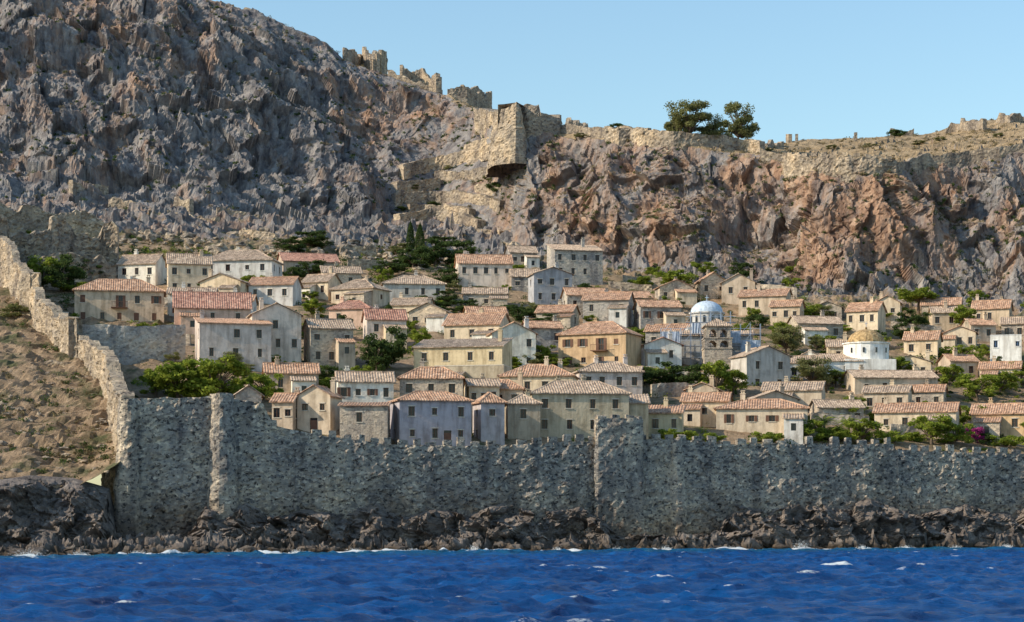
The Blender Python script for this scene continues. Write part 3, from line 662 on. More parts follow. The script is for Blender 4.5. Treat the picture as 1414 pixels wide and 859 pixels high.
    for c in range(chim):
        cx=random.uniform(-.42,.42)*w;cy=random.uniform(-.1,.35)*D;t_=He+rise+random.uniform(.3,.9)
        ch=MB();ch.box(cx-.3,cy-.3,He-.3,cx+.3,cy+.3,t_);ch.box(cx-.37,cy-.37,t_+.002,cx+.37,cy+.37,t_+.1)
        ch.box(cx-.2,cy-.2,t_+.102,cx-.08,cy+.2,t_+.4);ch.box(cx+.08,cy-.2,t_+.102,cx+.2,cy+.2,t_+.4);ch.box(cx-.28,cy-.28,t_+.402,cx+.28,cy+.28,t_+.5)
        ch.obj('chimney',col,E)
    if balc:
        bb=MB();o,u,n_,L=faces[0];a=L*(cols//2+.5)/cols;z0=He-1.45-wh/2-.85
        bb.fbox(o,u,n_,a-1.3,a+1.3,z0,z0+.12,.01,1.0)
        bb.fbox(o,u,n_,a-1.3,a+1.3,z0+.98,z0+1.04,.94,1.0)
        for i in range(12): bb.fbox(o,u,n_,a-1.28+i*.228,a-1.24+i*.228,z0+.122,z0+.978,.95,.98)
        bb.obj('balcony','wood',E)
    if annex is None: annex=random.random()<.5 and w>5 and d>275
    if annex:
        sgn=random.choice((-1,1));aw=random.uniform(2.4,min(4.5,w*.6));ax=sgn*(w/2-aw/2)*random.uniform(.6,1.25);ad=random.uniform(1.6,3);ah=min(He*.62,He-1.2)
        ya0=-D/2-ad;am_=MB();ar=MB()
        ops=[(aw/2-.35,aw/2+.35,ah-1.7,ah-.7)] if ah>2 else []
        wallface(am_,(ax-aw/2,ya0),(1,0),(0,-1),aw,zb-1,ah,ops)
        for q in ops: gl.poly((ax-.35,ya0+.2,q[2]),(ax+.35,ya0+.2,q[2]),(ax+.35,ya0+.2,q[3]),(ax-.35,ya0+.2,q[3]))
        for s in(-1,1): am_.poly((ax+s*aw/2,ya0,zb-1),(ax+s*aw/2,-D/2-.01,zb-1),(ax+s*aw/2,-D/2-.01,ah+.6),(ax+s*aw/2,ya0,ah))
        slope(ar,(ax-aw/2-.2,ya0-.25,ah),(ax+aw/2+.2,ya0-.25,ah),(ax-aw/2-.2,-D/2-.01,ah+.75),(ax+aw/2+.2,-D/2-.01,ah+.75))
        am_.obj('annex_walls',random.choice([col,'stone','cream','white']),E);ar.obj('annex_roof',random.choice(['roofA','roofB']),E)
    wl.obj('walls',col,E)
    rf.obj('tiled_roof',rm or random.choice(['roofA','roofB','roofB','roofA']),E)
    gl.obj('windows','glass',E);wd.obj('shutters_and_frames',wood if wood!='r' else 'wood',E);tr.obj('stone_trim','trim' if col not in('brightwhite','white') else col,E)
    return E
HS=[
(537,652,617,552,541,'h',-16,'lavender',2,3,dict(door=True,chim=0,rm='roofA',D=5.5)),
(652,697,614,554,543,'h',-16,'lavender',2,1,dict(chim=0,rm='roofA',d=259,D=4.2)),
(696,746,610,556,545,'h',-6,'ochre',2,1,dict(chim=1,d=262,rm='roofB')),
(724,868,606,542,527,'h',-8,'ochre',2,4,dict(chim=2,rm='roofB',D=7,shut=0)),
(553,640,590,521,506,'h',0,'stone',1,3,dict(rm='roofA')),
(462,545,588,526,514,'g',-8,'white',2,4,dict(rm='roofB',shut=1)),
(412,471,600,546,534,'G',14,'cream',2,2,dict(rm='roofA',door=True)),
(378,414,598,554,544,'g',8,'tan',1,2,dict(rm='roofA')),
(471,537,614,560,556,'s',0,'stone',2,4,dict(chim=0)),
(640,690,590,532,524,'g',-10,'cream',1,3,{}),
(690,800,572,518,504,'h',8,'cream',1,4,dict(chim=2)),
(655,730,588,536,525,'h',10,'tan',1,3,{}),
(790,886,560,512,500,'h',-8,'pinkwhite',1,4,dict(chim=2)),
(770,887,512,459,443,'h',24,'orange',2,4,dict(rm='roofA',shut=1,chim=1,balc=True,D=7,annex=False)),
(571,708,528,478,468,'s',14,'yellow',1,4,dict(chim=1,D=6,rm='roofB')),
(600,706,545,505,498,'f',12,'ochre',0,0,dict(chim=0,D=5)),
(613,706,490,447,433,'g',16,'cream',2,3,dict(rm='roofA')),
(672,740,505,460,447,'G',-10,'white',2,3,dict(rm='roofA')),
(265,378,512,446,440,'s',-14,'pinkwhite',2,3,dict(chim=1,annex=False)),
(340,418,505,434,421,'G',-14,'pinkwhite',2,3,dict(rm='roofB')),
(418,489,508,452,441,'g',-18,'stone',2,3,dict(rm='roofB')),
(100,231,447,400,386,'h',-10,'tan',2,5,dict(rm='roofA',shut=1,balc=True,chim=2,D=7.5,annex=False)),
(165,229,392,363,352,'g',14,'white',1,3,dict(chim=1)),
(228,294,405,363,350,'g',-12,'cream',2,3,dict(chim=3)),
(283,388,398,358,344,'h',8,'white',1,4,dict(chim=1)),
(236,350,462,424,404,'g',-10,'salmon',1,3,dict(rm='roofC')),
(232,300,440,405,398,'g',-4,'white',1,2,{}),
(278,346,418,388,380,'G',14,'cream',1,2,{}),
(345,415,422,392,383,'g',10,'white',1,3,{}),
(418,470,415,388,379,'g',24,'cream',1,2,{}),
(458,538,425,397,386,'h',24,'cream',2,3,dict(chim=1)),
(525,616,418,391,381,'h',-6,'grey',1,4,dict(rm='roofB',chim=1)),
(628,708,398,363,352,'g',-6,'pinkwhite',2,5,dict(rm='roofA',chim=2)),
(640,700,424,405,398,'g',0,'dstone',1,3,dict(rm='roofB')),
(697,742,370,348,340,'g',-14,'dstone',1,3,{}),
(755,832,396,345,338,'s',-12,'dstone',3,4,dict(chim=1,rm='roofB',annex=False)),
(729,790,422,378,371,'G',-12,'bluegrey',2,3,{}),
(706,744,404,381,372,'g',0,'dstone',2,2,{}),
(804,876,450,413,404,'g',12,'dstone',2,3,dict(rm='roofA')),
(876,940,458,423,415,'g',-10,'dstone',1,3,dict(rm='roofA',shut=1)),
(905,956,418,396,388,'G',-8,'stone',1,3,{}),
(776,838,440,407,398,'g',-10,'dstone',2,3,{}),
(995,1046,420,390,380,'G',10,'tan',1,2,{}),
(1018,1096,438,408,400,'g',18,'tan',2,4,{}),
(960,1002,412,388,378,'G',-10,'stone',1,2,{}),
(1062,1112,452,422,415,'g',18,'tan',1,3,{}),
(1088,1162,475,446,437,'g',-12,'stone',1,3,{}),
(1168,1224,464,428,418,'g',28,'cream',2,3,dict(chim=1)),
(1205,1248,442,418,410,'G',16,'cream',1,2,{}),
(1284,1320,455,431,424,'g',5,'tan',1,2,{}),
(1340,1400,450,425,415,'g',20,'tan',1,3,dict(chim=3)),
(1364,1414,502,463,458,'f',14,'brightwhite',2,3,dict(chim=0,wood='bwood',annex=False)),
(1300,1352,482,459,452,'G',16,'cream',1,3,{}),
(1246,1302,492,468,458,'g',20,'cream',1,2,{}),
(1010,1090,535,491,480,'G',-20,'grey',2,2,dict(rm='roofB',annex=False)),
(1050,1143,565,538,528,'g',14,'cream',1,3,{}),
(985,1120,604,563,552,'h',8,'cream',1,4,dict(rm='roofA',chim=2,shut=1)),
(1028,1100,582,551,541,'G',-10,'tan',1,2,{}),
(1166,1290,550,521,512,'g',-6,'cream',1,4,dict(chim=2)),
(1190,1262,568,541,533,'g',18,'cream',1,3,{}),
(1203,1330,600,568,557,'g',16,'cream',1,4,dict(rm='roofA')),
(1338,1424,603,570,558,'g',20,'orange',1,3,dict(rm='roofA')),
(1298,1348,520,498,490,'g',-14,'tan',1,2,{}),
(893,946,604,570,560,'s',8,'yellow',1,2,dict(chim=1)),
(884,940,510,476,468,'G',-6,'white',1,2,dict(rm='roofC')),
(940,1012,586,553,543,'g',12,'cream',1,3,dict(chim=2)),
(866,894,608,556,545,'s',0,'yellow',1,1,dict(chim=0)),
(455,522,455,425,409,'h',14,'salmon',1,2,dict(rm='roofC',chim=1)),
(500,562,478,440,426,'g',-12,'pinkwhite',1,2,dict(rm='roofC')),
(362,442,548,514,502,'g',-10,'tan',1,2,dict(rm='roofA')),
(318,364,582,545,531,'G',-12,'dstone',1,1,dict(chim=0)),
(380,470,385,360,350,'g',-16,'tan',1,2,dict(rm='roofC')),
(565,625,455,430,420,'G',12,'stone',1,3,{}),
(720,776,485,452,444,'g',-12,'dstone',1,3,{}),
(890,960,482,456,448,'g',14,'dstone',1,3,{}),
(1140,1176,500,478,470,'g',6,'cream',1,1,{}),
(1350,1414,530,508,500,'g',18,'cream',1,3,{}),
(1120,1166,440,424,418,'G',12,'stone',1,2,{}),
(1330,1372,470,448,441,'g',-10,'tan',1,2,{}),
(1380,1440,470,446,438,'g',16,'stone',1,3,{}),
(1080,1140,520,500,492,'g',12,'white',1,2,{}),
(1225,1290,522,500,492,'G',14,'cream',1,3,{}),
(1256,1310,560,540,532,'g',18,'stone',1,2,{}),
(830,890,540,515,507,'g',12,'stone',1,2,{}),
(945,1000,560,538,530,'G',14,'tan',1,2,{}),
(1120,1190,585,562,553,'g',-8,'stone',1,3,{}),
(740,800,452,430,422,'g',16,'stone',1,3,{}),
(836,900,428,410,402,'g',-14,'stone',1,2,{}),
(320,352,440,415,408,'g',0,'white',1,1,{}),
(640,700,455,432,424,'g',-10,'stone',1,2,{}),
(1270,1330,440,420,412,'g',14,'stone',1,2,{}),
(540,600,442,420,412,'g',14,'cream',1,2,{}),
(440,500,398,376,368,'g',-12,'stone',1,2,{}),
(1425,1500,480,445,436,'g',6,'cream',2,3,{}),(1440,1530,560,520,510,'g',6,'tan',2,3,{}),(1520,1600,600,560,550,'g',6,'cream',2,3,{}),
(1450,1560,606,570,560,'g',6,'white',1,3,{}),(1560,1640,530,490,480,'g',6,'stone',1,3,{}),
]
for h in HS:
    kw=h[10];house(*h[:10],**kw)
# ------------------------------------------------------------ churches
def lathe(mb,c,prof_,k=24,rib=0):
    i0=len(mb.v)
    for (r,z) in prof_:
        for j in range(k):
            t=2*math.pi*j/k;rr=r*(1+(rib if j%2 else 0));mb.v.append((c[0]+rr*math.cos(t),c[1]+rr*math.sin(t),c[2]+z))
    for a in range(len(prof_)-1):
        for j in range(k): mb.f.append((i0+a*k+j,i0+a*k+(j+1)%k,i0+(a+1)*k+(j+1)%k,i0+(a+1)*k+j))
d=dground(1190,522);s=d/F;cx=X(1168,d+5);zg=float(T(cx,d));E=empty('domed_white_church',(cx,d+5,zg))
hh=Z(508,d)-zg+1.2
nb_=MB();rf=MB();gl=MB()
wallface(nb_,(-7,-4),(1,0),(0,-1),9,-2,hh,[(2,2.8,hh-1.8,hh-.8),(6,6.8,hh-1.8,hh-.8)])
nb_.box(-7,-3.7,-2,2,4,hh-.01)
gl.poly((-5,-3.78,hh-1.8),(-4.2,-3.78,hh-1.8),(-4.2,-3.78,hh-.8),(-5,-3.78,hh-.8));gl.poly((-1,-3.78,hh-1.8),(-.2,-3.78,hh-1.8),(-.2,-3.78,hh-.8),(-1,-3.78,hh-.8))
slope(rf,(-7.3,-4.3,hh),(2.2,-4.3,hh),(-7.3,0,hh+1.5),(2.2,0,hh+1.5));slope(rf,(2.2,4.3,hh),(-7.3,4.3,hh),(2.2,0,hh+1.5),(-7.3,0,hh+1.5))
nb_.poly((-7,-4,hh),(-7,4,hh),(-7,0,hh+1.4))
rD=32*s;cD=(X(1196,d+5)-cx,0,0);zD=Z(476,d+5)-zg
nb_.box(cD[0]-rD-.4,-rD-.4,-2,cD[0]+rD+.4,rD+.4,hh+.3)
lathe(nb_,cD,[(rD,hh+.28),(rD,zD),(rD+.2,zD+.02),(rD+.2,zD+.22),(rD*.9,zD+.24)],16)
dm=MB();lathe(dm,(cD[0],0,zD+.2),[(rD*.80*math.cos(a),rD*.62*math.sin(a)) for a in np.linspace(0,1.55,9)],32,.03)
lathe(dm,(cD[0],0,zD+rD*.62+.15),[(.18,0),(.2,.3),(.05,.45)],8)
cr=MB();zc=zD+rD*.62+.6;cr.box(cD[0]-.04,-.04,zc,cD[0]+.04,.04,zc+.9);cr.box(cD[0]-.25,-.03,zc+.5,cD[0]-.041,.03,zc+.58);cr.box(cD[0]+.041,-.03,zc+.5,cD[0]+.25,.03,zc+.58)
for t in (-1.2,-.4,.4,1.2):
    a=-math.pi/2+t*.7;gl.tube((cD[0]+rD*1.0*math.cos(a),rD*1.0*math.sin(a),zD-1.5),(cD[0]+rD*1.0*math.cos(a),rD*1.0*math.sin(a),zD-.7),.16,6)
nb_.obj('walls','brightwhite',E);rf.obj('tiled_roof','roofB',E);gl.obj('windows','glass',E);dm.obj('ribbed_dome','dome',E);cr.obj('cross','steel',E)
house(1094,1140,510,496,486,'G',6,'white',1,1,chim=0,rm='roofB',annex=False)
d=dground(975,505);s=d/F;cx=X(976,d+5);zg=float(T(cx,d));E=empty('blue_domed_church',(cx,d+5,zg))
b1=MB();zt=Z(462,d)-zg;b1.box(-7,-4.5,-2,7,4.5,zt);b1.box(-3.4,-3.4,zt,3.4,3.4,zt+1.4)
zd=Z(434,d+5)-zg;lathe(b1,(0,0,0),[(2.7,zt+1.38),(2.7,zd),(2.95,zd+.02),(2.95,zd+.25),(2.6,zd+.27)],12)
rf=MB();slope(rf,(-7.3,-4.8,zt-.1),(7.3,-4.8,zt-.1),(-7.3,-3.4,zt+.8),(7.3,-3.4,zt+.8));rf.box(-7.2,-3.4,zt+.7,7.2,3.4,zt+.8)
gl=MB()
for j in range(12):
    a=2*math.pi*(j+.5)/12;gl.tube((2.62*math.cos(a),2.62*math.sin(a),zd-1.5),(2.62*math.cos(a),2.62*math.sin(a),zd-.4),.2,6)
dm=MB();lathe(dm,(0,0,zd+.2),[(2.65*math.cos(a),2.0*math.sin(a)) for a in np.linspace(0,1.56,9)],24)
dm.box(-.05,-.05,zd+2.15,.05,.05,zd+3.1);dm.box(-.28,-.04,zd+2.7,-.051,.04,zd+2.8);dm.box(.051,-.04,zd+2.7,.28,.04,zd+2.8)
b1.obj('walls','bluegrey',E);rf.obj('tiled_roof','roofB',E);gl.obj('windows','glass',E);dm.obj('dome','bluedome',E)
S=empty('scaffolding',(cx,d-.8,zg));tb=MB();pk=MB();nt=MB()
for sx_ in np.arange(-8,8.1,1.6):
    hgt=zt+ (3.6 if abs(sx_)<4 else (.9 if sx_<0 else 1.6))
    for yy_ in (0,-1.0): tb.tube((sx_,yy_,-1),(sx_,yy_,hgt),.045,4)
    for z_ in np.arange(1,hgt,1.9): tb.tube((sx_,0,z_),(sx_,-1,z_),.03,4)
for z_ in np.arange(1.2,zt+3.4,1.9):
    a=8 if z_<zt+.6 else 4
    for q in (0,.9):
        tb.tube((-a,-1,z_+q),(a,-1,z_+q),.04,4)
    pk.box(-a,-.95,z_-.05,a,-.1,z_)
    for k in range(int(a*2/3.2)): tb.tube((-a+k*3.2,-1.02,z_),(-a+k*3.2+1.6,-1.02,z_+1.9),.035,4)
for (a,b_,c,e) in [(-7.9,-5.0,3,5.4),(1.7,4.7,zt-1.5,zt+.4),(-3.1,-1.7,zt,zt+1.7),(4.9,7.9,2,4.0)]:
    n_=10
    for i in range(n_):
        xa=a+(b_-a)*i/n_;xb=a+(b_-a)*(i+1)/n_;nt.poly((xa,-1.06-.08*math.sin(i*2.1),c),(xb,-1.06-.08*math.sin((i+1)*2.1),c),(xb,-1.06-.05*math.sin((i+1)*1.7),e),(xa,-1.06-.05*math.sin(i*1.7),e))
tb.obj('tubes','steel',S);pk.obj('planks','plank',S);nt.obj('netting','net',S)
d=dground(990,516);s=d/F;cx=X(990,d+1.5);zg=float(T(cx,d));E=empty('stone_belfry',(cx,d+1.5,zg))
w=19*s;z1=Z(482,d)-zg;z2=Z(452,d)-zg;z3=Z(441,d)-zg
b1=MB();b1.box(-w,-w,-3,w,w,z1);b1.box(-w-.12,-w-.12,z1+.002,w+.12,w+.12,z1+.2)
for lv,(a,b_,k) in enumerate([(z1+.2,(z1+z2)/2-.1,w),((z1+z2)/2+.1,z2,w*.9)]):
    for fx in (-1,0,1):
        for fy in (-1,0,1):
            if fx==0 and fy==0: continue
            cx_,cy_=fx*(k-.28),fy*(k-.28);b1.box(cx_-.26,cy_-.26,a,cx_+.26,cy_+.26,b_-.35)
    b1.box(-k,-k,b_-.35,k,k,b_);b1.box(-k-.12,-k-.12,b_+.002,k+.12,k+.12,b_+.18)
    for sgn in (-1,1):
        for c in (-.5,.5):
            cxx=c*(k-.28)
            for st_ in range(4):
                b1.box(cxx-(k-.28)/2+.26,sgn*k-.2 if sgn>0 else -k+.01,b_-.80+.11*st_,cxx-(k-.28)/2+.26+.06+.1*st_,sgn*k-.01 if sgn>0 else -k+.2,b_-.69+.11*st_)
                b1.box(cxx+(k-.28)/2-.26-.06-.1*st_,sgn*k-.2 if sgn>0 else -k+.01,b_-.80+.11*st_,cxx+(k-.28)/2-.26,sgn*k-.01 if sgn>0 else -k+.2,b_-.69+.11*st_)
rf=MB();k=w+.1
for a,b_ in (((-k,-k),(k,-k)),((k,-k),(k,k)),((k,k),(-k,k)),((-k,k),(-k,-k))): slope(rf,(*a,z2+.2),(*b_,z2+.2),(0,0,z3+.3),(0,0,z3+.3))
b1.obj('tower','stone',E);rf.obj('pyramid_roof','roofB',E)
bl=MB();lathe(bl,(0,0,z1+.9),[(.45,0),(.36,.2),(.28,.6),(.08,.75)],12);bl.obj('bell','wood',E)
# ------------------------------------------------------------ vegetation
def leaves(c,size,rngs):
    k=len(c);q=np.random.randn(k,2,3);q/=np.linalg.norm(q,axis=2,keepdims=True)
    s_=size*(.6+.8*np.random.rand(k))[:,None];a=q[:,0]*s_;b_=np.cross(q[:,0],q[:,1]);b_/=np.linalg.norm(b_,axis=1,keepdims=True)+1e-6;b_=b_*s_*.6
    return np.stack([c-a,c-b_,c+a,c+b_],1)
def treemesh(name,kind,mat,nl=3800,size=.028,seed=0):
    np.random.seed(seed+11);random.seed(seed+11)
    tk=MB()
    if kind=='cypress':
        tk.tube((0,0,-.05),(0,0,.9),(.03,.008),6)
        t=np.random.rand(nl)**.8;a=np.random.rand(nl)*6.28;r=.5*np.sin(np.clip(t*1.02+.02,0,1)**.7*math.pi)**.7*(.75+.35*vn(a*1.2,t*7,seed))
        r*=np.sqrt(np.random.rand(nl))*.35+.65
        c=np.stack([r*np.cos(a),r*np.sin(a),.05+.95*t],-1)
    else:
        nb=dict(broad=26,pine=22,bush=16,euca=34)[kind];trunk=dict(broad=.28,pine=.45,bush=.05,euca=.2)[kind]
        tk.tube((0,0,-.1),(.02,.01,trunk),(.035,.024),7)
        blobs=[]
        for i in range(nb):
            a=random.uniform(0,6.28);rr=math.sqrt(random.random())*.40
            if kind=='pine': zc=random.uniform(.62,.92)-.3*rr
            elif kind=='bush': zc=random.uniform(.12,.8)*(1-rr*.9)
            elif kind=='euca': zc=random.uniform(.24,.93)*(1-.25*rr)
            else: zc=random.uniform(.26,.90)-rr*.35*(1 if random.random()<.5 else 0)
            p_=(rr*math.cos(a),rr*math.sin(a),zc);br=random.uniform(.07,.16);blobs.append((p_,br))
            if kind!='bush' or i<4:
                mid=(p_[0]*.45,p_[1]*.45,trunk+(zc-trunk)*.5);tk.tube((.02,.01,max(.02,trunk*.9)),mid,(.018,.011),5);tk.tube(mid,p_,(.011,.004),4)
        per=nl//nb;cc=[]
        for p_,br in blobs:
            q=np.random.randn(per,3);q/=np.linalg.norm(q,axis=1,keepdims=True);r=br*(np.random.rand(per)**.45)*(1+.7*(vn(q[:,0]*2.5+p_[0]*30,q[:,1]*2.5,q[:,2]*2.5)-.5))
            cc.append(np.array(p_)+q*r[:,None]*np.array([1.15,1.15,.8]))
        c=np.concatenate(cc)
    L=leaves(c,size,None)
    tv=np.array([[tk.v[i] for i in f] for f in tk.f if len(f)==4])
    V=np.concatenate([tv,L]);mi=np.concatenate([np.zeros(len(tv)),np.ones(len(L))])
    return quads(name,V,['bark',mat],mi)
TM={}
for k,(kind,mat,nl,sz) in dict(leafA=('broad','leaf',4600,.028),leafB=('broad','leaf',4600,.028),dark=('broad','dleaf',4600,.028),dark2=('broad','dleaf',4600,.028),olive=('euca','oleaf',9000,.019),olive2=('euca','oleaf',9000,.019),
    pine=('pine','leaf',4200,.028),bush=('bush','leaf',2800,.032),dbush=('bush','dleaf',2800,.032),obush=('bush','oleaf',2800,.032),cyp=('cypress','dleaf',3600,.035),pink=('bush','pink',1800,.035)).items():
    TM[k]=treemesh(k+'_tree',kind,mat,nl,sz,seed=sum(map(ord,k)))
random.seed(5);np.random.seed(5)
TN=dict(leafA='broadleaf_tree',leafB='broadleaf_tree',dark='dark_green_tree',dark2='dark_green_tree',olive='olive_tree',olive2='olive_tree',pine='umbrella_pine',bush='green_bush',dbush='dark_bush',obush='olive_bush',cyp='cypress_tree',pink='bougainvillea')
def tree(k,px,pb,wpx,hpx,on='g',d=None):
    if d is None:
        d=csurf(px,pb)[0]+.5 if on=='c' else max(dground(px,pb),ywp(px)+3)
    x=X(px,d);z=Z(pb,d) if on=='c' else float(T(x,d))
    o=bpy.data.objects.new(TN[k],TM[k]);w=wpx/F*d/.95;h=hpx/F*d
    if on=='g': h=max(h,(Z(pb-hpx,d)-z))
    o.location=(x,d,z-.1);o.scale=(w,w*random.uniform(.85,1),h);o.rotation_euler=(0,0,random.uniform(0,6.28));link(o)
TR=[('leafA',245,556,90,60),('leafB',295,560,100,76),('leafA',215,548,60,42),('leafB',365,556,56,48),('bush',330,560,60,44),('leafA',270,556,70,66),
('dark',535,512,66,66),('cyp',537,470,26,52),('dark2',520,516,50,50),('leafA',578,486,38,36),('dark',470,470,40,38),('bush',445,540,44,32),
('dark',915,535,64,38),('dark2',950,540,64,38),('leafA',990,548,64,56),('leafB',1012,545,44,38),('dark',880,535,44,30),
('olive',1085,488,56,40),('dbush',1045,452,36,26),('pine',940,408,70,38),('leafB',1120,446,46,30),('olive',1140,448,32,28),('pine',1268,432,70,38),('dark',1260,456,52,32),('leafA',1332,460,46,42),('leafB',1300,430,44,20),
('leafA',60,402,54,54),('dark',85,404,62,58),('bush',100,405,60,26),('dbush',40,330,44,22),('dbush',90,345,54,24),('bush',130,345,54,20),('leafA',50,345,40,30),
('dark',600,368,66,40),('dark2',635,368,56,38),('dark',570,372,56,32),('dark2',430,345,60,28),('dark',430,388,66,32),('dark2',465,392,50,26),('dark',490,440,44,30),
('dark',592,432,60,26),('dark2',640,436,54,24),('dbush',670,440,44,18),('dark',770,360,44,24),('dbush',700,436,54,22),('dark',540,380,56,24),('dark2',400,350,50,22),
('cyp',567,354,13,50),('cyp',580,352,13,46),('dark2',610,345,56,20),
('leafA',1115,612,48,38),('bush',1150,612,64,36),('leafB',1190,614,64,40),('bush',1230,616,54,34),('leafA',1285,616,70,48),('leafB',1320,618,54,40),('bush',1390,620,54,32),('dbush',1360,614,34,24),
('bush',945,612,54,28),('bush',925,608,44,26),('leafB',1310,532,48,32),('leafA',1350,552,64,40),('leafB',1380,545,54,34),('leafA',1410,530,44,34),('olive',1120,535,64,44),('obush',1150,530,54,26),
('bush',1180,505,40,20),('dark',760,452,54,20),('bush',770,505,44,18),('obush',870,412,44,18),('leafB',875,420,44,18),('pink',1346,612,36,36),('pink',1330,606,26,24),('pink',966,572,28,14),('pink',665,394,44,11),
('dark',1250,470,44,26),('bush',1160,460,40,18),('obush',1400,455,44,20),('bush',440,460,44,20),('olive',150,440,30,20),('obush',20,440,50,30),('bush',90,448,44,26),('dark2',1060,508,44,26),('leafB',1225,555,34,22),('dbush',1100,500,44,18),
('bush',700,508,54,24),('olive',1020,512,36,20),('leafA',1440,610,60,40),('dark',1500,600,70,40),('obush',560,350,60,20),
('leafA',430,440,40,30),('leafB',350,400,36,24),('dark',410,470,36,30),('leafA',505,540,36,28),('bush',640,492,40,20),('leafB',750,500,40,28),('leafA',1240,520,44,30),('leafA',1080,470,40,28),('leafB',1330,500,44,28),('leafA',1180,570,40,26),('leafB',1290,580,50,30),('dark',1210,480,40,26),('leafA',840,470,36,24),('leafB',250,398,36,20),
('bush',1060,614,50,30),('leafB',1345,590,50,36),('bush',985,612,40,24),('leafA',1400,590,44,34),('bush',1255,612,40,26),('bush',20,392,50,26),('dark2',120,388,50,30)]
for t in TR: tree(*t)
for i in range(190):
    px=random.uniform(200,1440);pb=random.uniform(372,600)
    if px<560 and pb>540: continue
    k=random.choice(['leafA','leafB','bush','dark','dark2','olive','dbush','obush','bush','leafA']);hh_=random.uniform(14,29)
    tree(k,px,pb,hh_*random.uniform(1,1.8),hh_)
tree('olive',952,198,70,62,'c');tree('olive2',982,199,44,46,'c');tree('olive2',1020,201,56,64,'c');tree('olive',934,196,36,42,'c')
tree('dbush',854,184,28,20,'c');tree('dbush',686,268,34,24,'c');tree('dbush',1240,190,30,16,'c');tree('obush',1000,198,50,18,'c')
for px,py in [(1270,200),(1300,195),(1200,204),(1380,190),(800,190),(1150,206),(1060,210)]: tree('obush',px,py,22,9,'c')
for px,py in [(600,286),(570,262),(640,296),(672,250),(620,236),(590,320),(660,308),(552,292)]: tree(random.choice(['obush','dbush']),px,py,22,11,'c')
def palm(px,pb,hpx,d=None):
    d=max(dground(px,pb),ywp(px)+3);x=X(px,d);z=float(T(x,d));E=empty('palm_tree',(x,d,z));h=Z(pb-hpx*.55,d)-z;R_=hpx*.55/F*d
    tk=MB();tk.tube((0,0,-.3),(0,0,h),(.22,.15),8);tk.obj('trunk','bark',E);V=[]
    for i in range(34):
        a=random.uniform(0,6.28);el=random.uniform(-.3,1.2);L_=R_*random.uniform(.9,1.15)
        for t in np.linspace(.08,1,22):
            r=L_*t*math.cos(el)*1.0;zz_=h+L_*t*math.sin(el)-L_*.55*t*t
            c=np.array([r*math.cos(a),r*math.sin(a),zz_]);side=np.array([-math.sin(a),math.cos(a),-.35]);f_=np.array([math.cos(a),math.sin(a),-.3])
            for sg in(-1,1):
                tip=c+side*np.array([sg,sg,1])*.42*(1.1-t*.7)+f_*.18;V.append([c,c+f_*.07,tip,tip-f_*.02])
    link(bpy.data.objects.new('fronds',quads('fronds',np.array(V),['leaf'])),E)
palm(1138,606,44);palm(1172,606,40);palm(1155,610,30)
def scrub(name,mat,pts,sz,per,leaf):
    C=[]
    for (x,y,z) in pts:
        r=sz*random.uniform(.5,1.4);q=np.random.randn(per,3);q/=np.linalg.norm(q,axis=1,keepdims=True)
        C.append(np.array([x,y,z+r*.15])+q*(np.random.rand(per,1)**.5)*np.array([r,r,r*.65]))
    link(bpy.data.objects.new(name,quads(name,leaves(np.concatenate(C),leaf,None),[mat])))
dzz=np.gradient(PC,axis=0);SL=np.abs(dzz[...,2])/(np.abs(dzz[...,1])+1e-3)
def cliffpts(k,f):
    out=[];t=0
    while len(out)<k and t<200000:
        t+=1
        i=random.randrange(10,PC.shape[0]-8);j=random.randrange(40,len(pxs)-60)
        if f(i,j,pxs[j],SL[i,j]): out.append(tuple(PC[i,j]))
    return out
scrub('cliff_scrub','dleaf',cliffpts(1300,lambda i,j,p,s:(s<1.5 and i<265)),.7,60,.15)
scrub('dry_cliff_scrub','scrub',cliffpts(1500,lambda i,j,p,s:s<1.2),.7,50,.15)
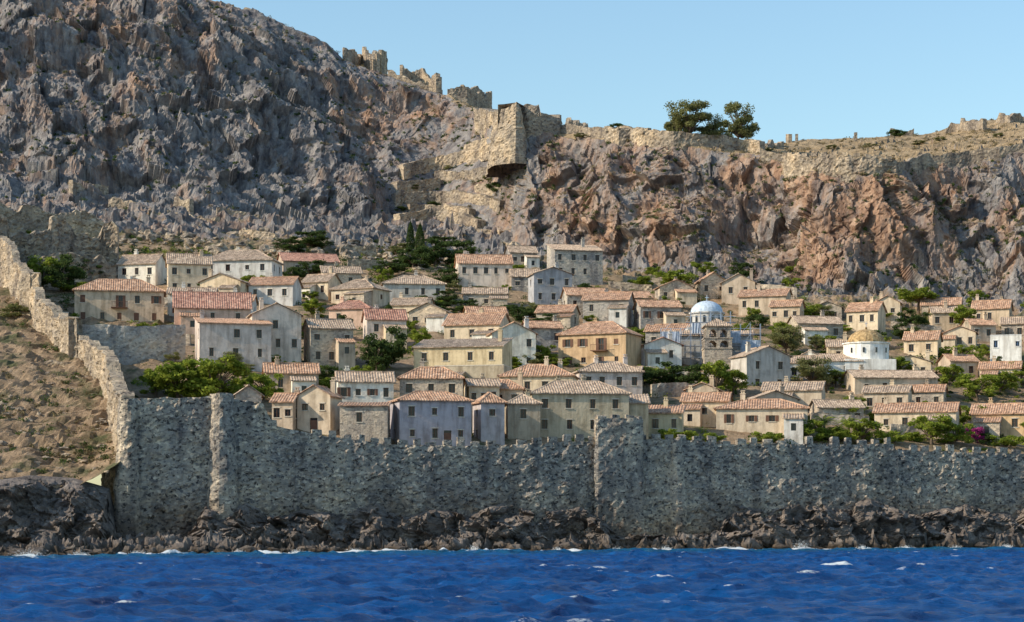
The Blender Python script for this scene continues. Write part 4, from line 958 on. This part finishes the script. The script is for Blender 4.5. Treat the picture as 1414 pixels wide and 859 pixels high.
scrub('plateau_scrub','scrub',cliffpts(900,lambda i,j,p,s:i>268),.7,50,.15)
def tp_(k,x0,x1,y0,y1):
    o=[]
    for _ in range(k):
        px=random.uniform(x0,x1);y=random.uniform(y0,y1)
        if y<ywp(px)+1: continue
        x=X(px,y);o.append((x,y,float(T(x,y))))
    return o
scrub('hillside_scrub','scrub',tp_(1300,-60,160,225,420)+tp_(900,100,1414,330,470)+tp_(900,-60,640,390,450),.5,40,.12)
scrub('hillside_bushes','dleaf',tp_(220,-60,150,225,340)+tp_(700,-60,700,380,450),.7,60,.14)
scrub('garden_shrubs','leaf',tp_(800,180,1450,262,420),.8,70,.15)
scrub('garden_undergrowth','dleaf',tp_(900,180,1450,262,450),.9,70,.16)
# ------------------------------------------------------------ light, sky, camera
sv=Vector((-.81,-.26,.49)).normalized()
el=math.asin(sv.z);rot=math.atan2(sv.x,sv.y)
w=bpy.data.worlds.new('World');sc.world=w;w.use_nodes=True;n=w.node_tree.nodes;l=w.node_tree.links
sk=n.new('ShaderNodeTexSky');sk.sky_type='NISHITA';sk.sun_disc=False;sk.sun_elevation=el;sk.sun_rotation=rot;sk.air_density=1.35;sk.dust_density=.6;sk.ozone_density=1.6
bg=n['Background'];bg.inputs['Strength'].default_value=.15
tn=mix(n,l,1,sk.outputs[0],(1.0,1.16,1.25),'MULTIPLY');l.new(tn,bg.inputs[0])
L_=bpy.data.lights.new('sun','SUN');L_.energy=5.0;L_.angle=math.radians(.5);L_.color=(1,.88,.70)
so=link(bpy.data.objects.new('sun',L_));so.rotation_euler=(-sv).to_track_quat('-Z','Y').to_euler()
cam=bpy.data.cameras.new('camera');co=link(bpy.data.objects.new('camera',cam));co.location=(0,0,CZ);co.rotation_euler=(math.pi/2,0,0)
cam.sensor_width=36;cam.lens=36*F/1414;cam.shift_y=(HY-429.5)/1414;cam.clip_end=8000;cam.clip_start=1;sc.camera=co
sc.view_settings.view_transform='Standard';sc.view_settings.look='None';sc.view_settings.exposure=0
